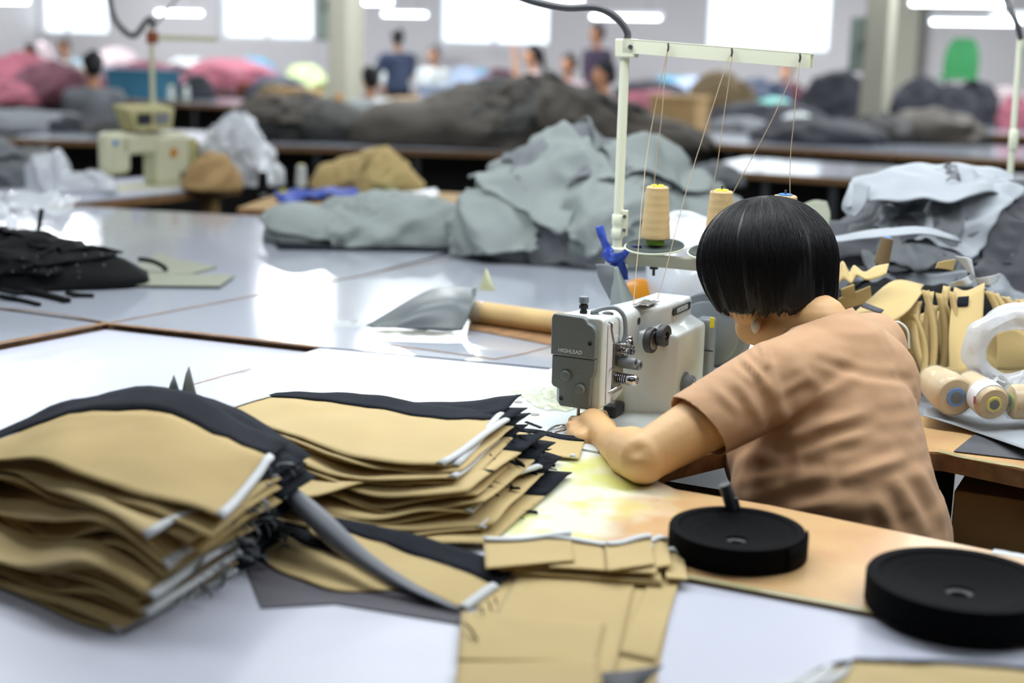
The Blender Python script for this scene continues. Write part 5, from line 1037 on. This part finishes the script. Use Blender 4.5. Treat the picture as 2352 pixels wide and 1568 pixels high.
# near left bench with the cream machine
fa, fb = G(90, 473, .76), G(552, 428, .76); fd_ = (fb-fa).normalized(); fn_ = Vector((-fd_.y, fd_.x, 0)); frz = math.atan2(fd_.y, fd_.x)
pl = [fa-fd_*.6, fb, fb+fn_*.62, fa-fd_*.6+fn_*.62]
tb_ = thing('machine_bench', 'white topped bench with brown edge under the cream sewing machine', 'bench', (fb.x, fb.y, 0), frz); Lb = (fb-pl[0]).length
MB().box(-Lb, 0, 0, .62, .756, .765).ob('bench_top', 'table_near', tb_, smooth=False); MB().box(-Lb, 0, 0, .62, .72, .756).ob('top_board', 'edge', tb_, smooth=False)
for x in (-.14, -Lb+.1):
    for y in (.06, .5): MB().box(x-.03, x+.03, y-.03, y+.03, 0, .72).ob('leg', 'card', tb_, smooth=False)
MB().box(-Lb+.1, -.2, .35, .37, .2, .72).ob('back_panel', 'darkbrown', tb_, smooth=False)
mo = G(247, 436, .765); fm = thing('sewing_machine', 'cream sewing machine with a control box on top on the left bench', 'sewing machine', mo, frz)
bb = MB(); bb.loft([rring(-.03, .05, .0, 0, 0, 0)]) if 0 else None
def bxr(name, x0, x1, y0, y1, z0, z1, m, par=fm, bv=.012): return MB().box(x0, x1, y0, y1, z0, z1).ob(name, m, par, bevel=bv)
bxr('bed', -.06, .50, -.10, .10, 0, .006, 'oldcream', bv=.002); bxr('head', -.02, .115, -.045, .05, .07, .262, 'oldcream', bv=.03); bxr('arm', .05, .47, -.045, .05, .155, .25, 'oldcream', bv=.02); bxr('column', .26, .47, -.055, .055, .004, .235, 'oldcream', bv=.02)
bxr('motor_cover', .465, .53, -.06, .06, .03, .22, 'oldyellow', bv=.02)
MB().cyl((.03, 0, .006), (.03, 0, .075), .004).ob('needle_bar', 'chrome', fm); MB().lathe([(.024, 0), (.022, .004), (.0001, .005)], (.36, -.056, .155), (0, -1, 0), 24).ob('orange_badge', 'orange', fm)
MB().lathe([(.014, 0), (.012, .003), (.0001, .004)], (.015, -.046, .215), (0, -1, 0), 16).ob('blue_badge', 'bluecap', fm); MB().box(.40, .44, -.058, -.05, .03, .06).ob('button_panel', 'rubber', fm)
cb = thing('control_box', 'yellowed machine control box with two small screens tilted on top of the cream machine', 'control box', mo+fd_*.12+EZ*.262+fn_*.0, frz)
MB().add([Vector(q) for q in ((.02, -.06, 0), (.23, -.06, 0), (.26, -.05, .10), (-.03, -.05, .10), (.02, .05, 0), (.23, .05, 0), (.26, .06, .12), (-.03, .06, .12))], [(0, 1, 2, 3), (5, 4, 7, 6), (1, 5, 6, 2), (4, 0, 3, 7), (3, 2, 6, 7), (0, 4, 5, 1)]).ob('case', 'oldyellow', cb, bevel=.006)
MB().box(.02, .10, -.062, -.056, .03, .08).ob('screen', 'jet', cb, bevel=.001); MB().box(.13, .21, -.062, -.056, .03, .08).ob('screen', 'greycloth', cb, bevel=.001)
sp_ = P(352, 262, 6.75); t2_ = thing('thread_stand', 'cream thread stand rising behind the control box', 'thread stand', (sp_.x, sp_.y, .765), frz)
hz_ = P(350, 62, 6.75).z-.765
MB().cyl((0, 0, 0), (0, 0, hz_), .012).ob('pole', 'oldcream', t2_); MB().box(0, .42, -.012, .012, hz_-.06, hz_-.035).ob('upper_bar', 'oldcream', t2_, bevel=.002); MB().box(-.02, .03, -.015, .015, hz_-.075, hz_-.02).ob('clamp', 'redbrown', t2_, bevel=.003)
MB().lathe([(.03, 0), (.03, .01), (.014, .012)], (0, 0, 0)).ob('foot', 'oldcream', t2_); MB().box(-.03, .02, -.01, .01, hz_*.28, hz_*.5).ob('wood_splint', 'redbrown', t2_, bevel=.002)
tag(MB().tube(cr([P(250, -10, 6.8)+EZ*3.3, P(250, -10, 6.8)+EZ*1.2, P(250, -10, 6.8)+EZ*.4, P(250, -10, 6.8)+EZ*.1, P(250, -10, 6.8), P(262, 40, 6.8), P(290, 75, 6.78), P(312, 80, 6.76), P(335, 50, 6.75), P(348, 45, 6.75), P(352, 66, 6.75)], 90), .014, 10).ob('power_cable', 'rubber'), 'dark cable looping down from the top edge to the left thread stand', 'cable')
tag(MB().tube(cr([P(352, 60, 6.74), P(375, 35, 6.8), P(402, 0, 6.9), P(410, -20, 6.9), P(410, -20, 6.9)+EZ*.1, P(410, -20, 6.9)+EZ*.5, P(410, -20, 6.9)+EZ*3.3], 60), .006, 8).ob('thin_cable', 'rubber'), 'thin cable rising right from the left thread stand', 'cable')
heap(Vector((P(525, 400, 6.75).x, 6.95, .78)), [((0, 0, 0), (.17, .14, .30)), ((.07, 0, 0), (.16, .14, .2))], 2, .24, ['filmhard'], ['cloudy plastic fold on the bulging bag', 'cloudy plastic fold trailing off the bulging bag'], 'bulging cloudy plastic bag right of the cream machine', seed=51, amp=.03, fs=8, name='plastic_bag', corename='plastic_bag', cat='plastic bag', res=22)
sheetP([[P(575, 300, 6.7), P(600, 330, 6.7), P(612, 365, 6.7), P(630, 410, 6.6)], [P(560, 330, 6.7), P(578, 360, 6.68), P(595, 390, 6.6), P(622, 420, 6.55)]], 'filmhard', 'plastic_bag', 'white plastic tail of the bag hanging over the bench end', 'plastic bag', .002, wav=.02, seed=4)
heap(Vector((P(100, 420, 6.2).x, 6.3, .78)), [((0, 0, 0), (.12, .1, .18)), ((.08, 0, 0), (.2, .1, .09))], 1, .2, ['filmhard'], ['cloudy plastic fold left of the cream machine'], 'pointed cloudy plastic bag left of the cream machine', seed=52, amp=.03, fs=8, name='plastic_bag', corename='plastic_bag', cat='plastic bag', res=20)
heap(Vector((P(10, 400, 6.6).x, 6.6, .78)), [((0, 0, 0), (.22, .16, .16))], 1, .2, ['grey2'], ['grey cloth fold at the far left edge'], 'grey cloth bundle at the left edge beside the plastic bag', seed=53, amp=.03, fs=8, res=20)
# things on the small bench
def scone(px, py, Y, s, m, capm, lab): 
    o = cone(G(px, py, .765), lab, capm, m, s, base='bind'); return o
scone(692, 432, 6, .9, 'whitecloth', 'yellow', 'white thread cone with yellow tip on the small bench'); scone(604, 448, 6, .85, 'blackdeep', 'dark', 'black thread cone beside the plastic bag tail')
heap(Vector((G(850, 440).x, G(850, 440).y+.1, .775)), [((0, 0, 0), (.25, .14, .13)), ((.04, 0, .02), (.14, .12, .15)), ((-.16, 0, 0), (.12, .1, .10))], 3, .3, ['tan2'], ['tan cloth fold across the front of the tan bundle', 'tan cloth fold on top of the tan bundle', 'tan cloth tail right of the tan bundle'], 'big tan cloth bundle on the small bench', seed=61, amp=.02, fs=6, res=24, name='cloth_bundle', corename='cloth_bundle', coremat='tan2', cat='cloth bundle')
sheetP([[G(628, 440, .77), G(690, 436, .79), G(750, 428, .80), G(812, 425, .785)], [G(640, 462, .768), G(700, 458, .775), G(760, 452, .78), G(815, 445, .775)]], 'blue', 'blue_ribbon', 'blue ribbon heaped along the small bench', 'ribbon', .006, wav=.03, seed=3, nu=40, nv=10)
sheetP([[G(700, 462, .775), G(712, 466, .77)], [P(690, 490, 5.98), P(712, 492, 5.98)]], 'blue', 'blue_ribbon', 'blue ribbon end hanging off the small bench', 'ribbon', .003, wav=.01, seed=4)
sheetP([[G(800, 452, .768), G(850, 440, .77), G(905, 432, .772)], [G(830, 470, .768), G(880, 462, .77), G(915, 445, .77)]], 'teal', 'turquoise_sheet', 'turquoise sheet on the small bench in front of the tan bundle', 'sheet', .003, wav=.006, seed=4)
tag(MB().prism([G(900, 452, .76), G(1000, 438, .76), G(1010, 452, .76), G(920, 468, .76)], .766, .772).ob('white_card', 'wframe', smooth=False), 'bright white card at the end of the small bench', 'card')
tag(crumple(G(655, 445, .77), .03, .03, .02, 'yellow', 'yellow scrap beside the black cone', 'yellow_scrap', 'scrap', seed=2), 'yellow scrap beside the black cone', 'scrap')
# dark brown heap
BC = Vector((P(1200, 330, 10.2).x, 10.25, .78))
heap(BC, [((0, 0, 0), (.95, .5, .37)), ((.05, 0, .0), (.65, .45, .42)), ((-.75, -.05, 0), (.45, .4, .26)), ((.85, 0, 0), (.5, .4, .19)), ((.45, 0, 0), (.6, .4, .29))], 12, .9, ['brown', 'darkbrown', 'brown'],
     ['brown black cloth draped over the middle of the dark heap', 'brown black cloth at the left foot of the dark heap', 'brown black cloth at the right of the dark heap', 'charcoal cloth on top of the dark heap', 'crumpled brown black cloth in the dark heap'], 'large mass of brown black cloth forming the dark heap', 'cloths of the dark heap', seed=71, amp=.055, fs=2.6, res=30, name='dark_cloth', corename='dark_cloth', cat='cloth',
     dirs=[(265, 45, 1.0, .8, 10), (205, 20, .8, .6, 0), (335, 25, .8, .6, 0), (290, 70, .7, .5, 0), (240, 30, .8, .5, 20)])
heap(Vector((P(680, 310, 10.3).x, 10.35, .78)), [((0, 0, 0), (.55, .4, .26)), ((.3, 0, 0), (.3, .35, .22))], 4, .6, ['darkbrown', 'brown'], ['charcoal cloth on the near side of the small dark heap', 'brown black cloth on the left of the small dark heap', 'charcoal cloth on the right of the small dark heap', 'brown black cloth atop the small dark heap'], 'smaller charcoal heap left of the dark heap', seed=72, amp=.05, fs=3, res=24, name='dark_cloth', corename='dark_cloth', cat='cloth')
def lump(px, pyb, Y, w, h, m, lab, seed, name='cloth_pile', cat='cloth pile', z=.76, fs=3.5, amp=.25, dw=.5):
    """a pile by the pixel of its foot centre; w, h in metres"""
    c = P(px, pyb, Y); g = []; rr = random.Random(seed)
    for i in range(21):
        el = math.pi/2*i/20; row = []
        for j in range(45):
            az = math.tau*(j % 44)/44; d = Vector((math.cos(el)*math.cos(az)*w/2, math.cos(el)*math.sin(az)*w*dw, math.sin(el)*h)); k = 1+amp*fold(d, fs/max(w, .3), seed)*.8; row.append(d*k)
        g.append(row)
    for r_ in g:
        for q in r_: q.z = max(q.z, 0)
    o = MB().grid(g).ob(name, m, solid=.01); o.location = (c.x, c.y, z); return tag(o, lab, cat)
LUMPS = [(55, 170, 15.6, .9, .42, 'pink', 'pink cloth pile at the far left edge'), (120, 200, 14.8, .8, .36, 'maroon', 'maroon cloth pile left of the man in grey'), (20, 215, 14.2, .5, .2, 'pink', 'low pink cloth at the left edge below the maroon pile'),
 (330, 165, 17.5, 1.0, .34, 'pink', 'pink cloth pile behind the left thread stand'), (395, 170, 19, .7, .3, 'maroon', 'maroon pile right of the left thread stand'), (520, 168, 20, 1.4, .36, 'pink', 'wide pink pile left of the left pillar'), (520, 140, 22, .7, .3, 'maroon', 'dark red pile on the far bench'),
 (585, 135, 22.5, .7, .36, 'sky', 'light blue pile on the far bench below the second window'), (175, 110, 20, .5, .3, 'sky', 'light blue cloth below the leftmost window'), (430, 150, 21.5, .9, .34, 'whitecloth', 'white cloth pile between the two left windows'), (270, 145, 21, .8, .44, 'pinkwhite', 'pale pink pile below the leftmost window'),
 (85, 118, 20.5, .6, .5, 'pinkwhite', 'pale cloth hanging at the left below the window edge'), (700, 150, 21, .6, .3, 'greenbeige', 'pale green pile left of the left pillar'), (660, 200, 18.5, .5, .16, 'whitecloth', 'white cloth on the bench left of the left pillar'), (640, 225, 18, .7, .22, 'navy', 'navy cloth on the bench beside the left pillar'),
 (880, 165, 19.5, .7, .36, 'whitecloth', 'white pile right of the left pillar'), (890, 130, 21.8, .3, .14, 'pink', 'small red cloth on the white pile'), (1000, 150, 21.5, .5, .3, 'whitecloth', 'white pile between the standing man and the third window'), (1060, 160, 20.5, .7, .34, 'paleblue', 'pale blue pile under the third window'), (1095, 140, 21.5, .5, .3, 'sky', 'bright blue pile under the third window'),
 (1130, 165, 19, .6, .26, 'pink', 'pink cloth under the third window'), (1150, 135, 21.8, .6, .3, 'maroon', 'dark red pile behind the woman with the ponytail'), (1545, 130, 20.5, .6, .3, 'sky', 'turquoise cloth left of the fourth window'), (1500, 165, 19, 1.0, .26, 'jet', 'black cloth left of the fourth window'), (1490, 200, 16, .8, .22, 'pink', 'pink cloth behind the thread stand pole'),
 (1655, 205, 16.5, .75, .42, 'olive', 'big brown sack behind the thread stand bar'), (1590, 150, 19.5, .8, .3, 'paleblue', 'pale blue cloth behind the brown sack'), (1740, 200, 17, .8, .34, 'navy', 'blue black pile right of the brown sack'), (1800, 195, 17.5, .6, .34, 'maroon', 'dark red pile under the fourth window'), (1785, 168, 19, .3, .2, 'sky', 'small light blue cloth under the fourth window'), (1780, 215, 16.5, .5, .16, 'teal', 'turquoise cloth on the far right bench'),
 (1920, 240, 15.5, .75, .46, 'jet', 'black pile left of the right pillar'), (2115, 242, 15.0, .6, .42, 'jet', 'black pile just right of the right pillar'), (2190, 240, 14.8, .55, .36, 'jet', 'black pile below the green chair'), (2240, 240, 15.3, .5, .4, 'jet', 'black pile right of the green chair'),
 (1760, 282, 13.8, 1.1, .2, 'jet', 'low black cloth on the silver bench'), (1830, 300, 13.2, .3, .14, 'whitecloth', 'white crumpled cloth on the silver bench'), (1700, 285, 13, .5, .1, 'greycloth', 'grey cloth on the silver bench'), (1880, 330, 11.6, 1.0, .16, 'jet', 'long black cloth on the brown edged bench'), (1945, 335, 11.3, .34, .07, 'whitecloth', 'white cloth lying on the brown edged bench'), (2130, 320, 12, .9, .24, 'brown', 'brown cloth pile right of the right pillar foot'),
 (2310, 220, 16, .5, .34, 'pinkwhite', 'pale pink cloth at the right edge'), (2270, 215, 16.2, .25, .34, 'whitecloth', 'white cloth hanging left of the pink cloth at the right'), (2330, 250, 14.5, .3, .3, 'pink', 'pink cloth at the right edge behind the second stand'),
 (60, 285, 10.7, .9, .12, 'greycloth', 'grey cloth clutter at the left in front of the man in grey'), (265, 285, 10.5, .45, .07, 'darkbrown', 'dark cloth in front of the man in grey'), (150, 285, 10.6, .5, .09, 'jet', 'black cloth on the cluttered bench'), (1640, 400, 7.6, .3, .1, 'grey2', 'grey garment roll behind the middle thread cone'),
 (630, 248, 16.5, .4, .18, 'olive', 'olive cloth left of the left pillar foot'), (455, 235, 16.5, .35, .24, 'jet', 'black bundle on the dark bench'), (2020, 330, 11.8, .6, .2, 'darkbrown', 'charcoal cloth in front of the right pillar')]
for k, (px, py, Y, w_, h_, m_, lb) in enumerate(LUMPS): lump(px, py, Y, w_, h_, m_, lb, 200+k)
lump(488, 432, 6.62, .24, .15, 'card', 'brown parcel half inside the bulging plastic bag', 281, name='brown_parcel', cat='parcel', z=.768)
lump(1700, 455, 4.62, .42, .10, 'grey', 'flat grey garment right of the big grey heap behind the cones', 280, name='garment', cat='garment')
def crate(px, py, Y, s, m, lab, name='cardboard_box', cat='box', z=.76):
    c = P(px, py, Y); o = thing(name, lab, cat, (c.x, c.y, z), A1); x, y, h = s
    MB().box(-x/2, x/2, -y/2, y/2, 0, h).ob('carton' if m != 'binblue' else 'tub', m, o, bevel=.01); MB().box(-x/2-.012, x/2+.012, -y/2-.012, y/2+.012, h-.04, h+.004).ob('rim', m, o, bevel=.004); return o
crate(1560, 262, 12.6, (.42, .36, .30), 'card', 'cardboard box on the bench behind the thread stand'); crate(965, 250, 13.6, (.6, .4, .18), 'card', 'low cardboard box behind the dark heap'); crate(1075, 245, 14.2, (.5, .4, .2), 'olive', 'brown box behind the dark heap, right of the low cardboard box')
crate(330, 222, 16.5, (.75, .4, .32), 'binblue', 'blue plastic tub behind the left thread stand', 'plastic_tub', 'tub'); crate(690, 245, 16, (.4, .3, .17), 'card', 'cardboard box left of the left pillar foot'); crate(150, 245, 15, (.3, .3, .34), 'oldyellow', 'yellowish box left of the man in grey'); crate(990, 205, 17.5, (.28, .2, .2), 'paleblue', 'pale lilac box behind the dark heap', 'storage_box')
crate(595, 205, 19, (.5, .3, .12), 'redbrown', 'brown box on the far bench')
gc = thing('green_chair', 'green moulded chair back standing on the far right bench', 'chair', P(2205, 176, 15.3), A1)
MB().loft([[Vector((x*w, .02*math.sin(x*2)+dy, z)) for x in [k/6-1 for k in range(13)]]+[Vector((-x*w, .02*math.sin(x*2)+dy+.025, z)) for x in [k/6-1 for k in range(13)]] for w, z, dy in ((.17, 0, 0), (.18, .1, .0), (.17, .25, .02), (.13, .36, .04), (.08, .40, .05))]).ob('backrest', 'leafgreen', gc)
for s in (-1, 1): MB().box(s*.14-.015, s*.14+.015, 0, .03, -(gc.location.z), .02).ob('leg', 'leafgreen', gc)
MB().box(-.18, .18, -.3, .02, -.03, 0).ob('seat', 'leafgreen', gc, bevel=.01)
# second thread stand at the right edge
c2 = P(2330, 372, 3.9); s2 = thing('thread_stand', 'cream thread stand pole at the right edge above the right heap', 'thread stand', (c2.x, c2.y, .76), A1); h2 = P(2345, 82, 3.9).z-.76; x2 = (P(2345, 82, 3.9)-P(2330, 372, 3.9)).x
MB().cyl((x2*.0, 0, 0), (x2, 0, h2), .0085).ob('pole', 'cream', s2); MB().lathe([(.011, 0), (.013, .004), (.013, .05), (.011, .055)], (x2*.5, 0, P(2334, 345, 3.9).z-.76)).ob('pole_joint', 'cream', s2); MB().box(0, .3, -.012, .012, h2-.03, h2-.008).ob('upper_bar', 'cream', s2, bevel=.002); MB().lathe([(.03, 0), (.03, .008), (.012, .01)], (0, 0, 0)).ob('foot', 'cream', s2)
tag(MB().tube(cr([P(2308, -12, 3.95)+Vector((-.1, 0, 3.4)), P(2308, -12, 3.95)+Vector((-.08, 0, 1.2)), P(2308, -12, 3.95)+Vector((-.05, 0, .4)), P(2308, -12, 3.95)+Vector((-.02, 0, .08)), P(2308, -12, 3.95), P(2322, 25, 3.92), P(2336, 55, 3.9), P(2345, 90, 3.9)], 80), .0075, 10).ob('power_cable', 'rubber'), 'dark hose entering the top of the right edge thread stand', 'cable')
# scattered cones, lamps and shiny bits
for k, (px, py, Y, m_, cp, lb) in enumerate([(392, 252, 14, 'whitecloth', 'yellow', 'white thread cone on the dark bench right of the left thread stand'), (426, 240, 14.5, 'whitecloth', 'bluecap', 'pale thread cone on the dark bench'), (392, 265, 13, 'yellow', 'yellow', 'yellow cone on the dark bench'), (778, 232, 15.5, 'orange', 'orange', 'orange cone beside the foot of the left pillar'), (440, 262, 12.8, 'whitecloth', 'green', 'white cone on the dark bench, nearest of three'), (735, 170, 20, 'whitecloth', 'bluecap', 'white cone on the farthest bench left of the left pillar')]):
    d_ = ray(px, 150); v_ = {0: 12.55, 1: 12.9, 2: 12.7, 3: 12.6, 4: 13.2, 5: 18.9}[k]; c = d_*(v_/d_.dot(E2)); cone((c.x, c.y, .765), lb, cp, m_, 1.25)
# ------------------------------------------------------------------ workers in the background
def figure(hx_, hy_, Y, ang, lab, shirt, seated=False, wd=1.0, hr=.1, arms='forward', hair='hair', lean=.0, low='jet', pony=False, cap=None):
    h = P(hx_, hy_, Y); f = Vector((math.cos(math.radians(ang)), math.sin(math.radians(ang)), 0)); s = Vector((-f.y, f.x, 0)); o = thing('person', lab, 'person', (h.x, h.y, 0))
    hip_ = Vector((h.x, h.y, 0))-f*lean; hip_.z = (.52 if seated else min(.93, h.z-.66)); sh_ = h-EZ*.27-f*.03
    bd = [('s', h, (.075, .08, .10)), ('s', h-EZ*.05+f*.03, .06), ('s', h+f*.095-EZ*.01, .016), ('c', h-EZ*.08, .05, sh_+EZ*.04, .055), ('c', sh_, .085, hip_, .10)]
    st_ = [('c', sh_-EZ*.05, .145, hip_+EZ*.05, .165), ('c', sh_-s*.15, .085, sh_+s*.15, .085)]; tr_ = [('s', hip_, (.16, .15, .12))]
    for q in (1, -1):
        a = sh_+s*q*.18; 
        if arms == 'phone' and q == 1: e = a+f*.2-EZ*.12; w_ = h+f*.22+s*.1+EZ*.02
        elif arms == 'down': e = a-EZ*.27+s*q*.03; w_ = e-EZ*.22+f*.08
        elif arms == 'hip' and q == 1: e = a-EZ*.24+s*.12; w_ = e-EZ*.16-s*.1
        else: e = a-EZ*.24+f*.08; w_ = e+f*.22-s*q*.05-EZ*.03
        bd += [('c', a, .05, e, .042), ('c', e, .04, w_, .026), ('s', w_+(w_-e).normalized()*.06, (.032, .032, .03))]; st_ += [('c', a, .08, a.lerp(e, .7), .068)]
        if seated: kn = hip_+s*q*.1+f*.4-EZ*.02; an = Vector((kn.x, kn.y, .1))
        else: kn = hip_+s*q*.09-EZ*.42+f*.02; an = Vector((kn.x, kn.y, .1))-f*.03
        bd += [('c', hip_+s*q*.09, .08, kn, .055), ('c', kn, .055, an, .04), ('c', an, .04, an+f*.14-EZ*.05, .032)]; tr_ += [('c', hip_+s*q*.09, .095, kn, .068), ('c', kn, .066, an, .055)]
    blob(bd, .016, 'body', 'skin2', o, 2); blob(st_, .018, 'shirt', shirt, o, 3); blob(tr_, .02, 'trousers', low, o, 2)
    hp = [('s', h+EZ*.03-f*.022, (.09, .09, .092)), ('s', h-f*.045-EZ*.02, (.075, .075, .08))]
    if pony: hp += [('c', h-f*.09+EZ*.04, .04, h-f*.14-EZ*.16, .03)]
    blob(hp, .012, 'hair', cap or hair, o, 2)
    return o
figure(212, 148, 11.9, 118, 'man in a grey t-shirt seated with his back to the aisle at left', 'greycloth', True, arms='forward')
figure(913, 86, 18.9, 105, 'man in a dark blue shirt standing in front of the third window, hand on hip', 'navy', arms='hip')
figure(1370, 74, 17.2, 215, 'man in a dark purple shirt standing left of the thread stand pole', 'purple', arms='down')
figure(1385, 168, 12, 195, 'seated man with short grey hair and pale shirt left of the thread stand pole', 'whitecloth', True, lean=-.1, cap='jet')
figure(1222, 124, 16, 190, 'woman with a ponytail and pinkish top holding something up before the third window', 'pinkwhite', True, arms='phone', pony=True)
figure(1305, 145, 16.3, 230, 'small seated worker between the ponytail woman and the man in purple', 'pinkwhite', True)
figure(850, 178, 13.3, 120, 'seated worker in a white top right of the left pillar', 'whitecloth', True)
figure(145, 106, 19.5, 260, 'far worker with dark hair in a white top below the leftmost window', 'whitecloth')
figure(66, 118, 19, 240, 'far worker in a maroon top at the left edge', 'maroon')
figure(996, 125, 20.3, 250, 'far worker standing behind the pale lilac box', 'whitecloth')
figure(1805, 165, 19.1, 250, 'far seated worker in dark clothes under the fourth window', 'jet', True)
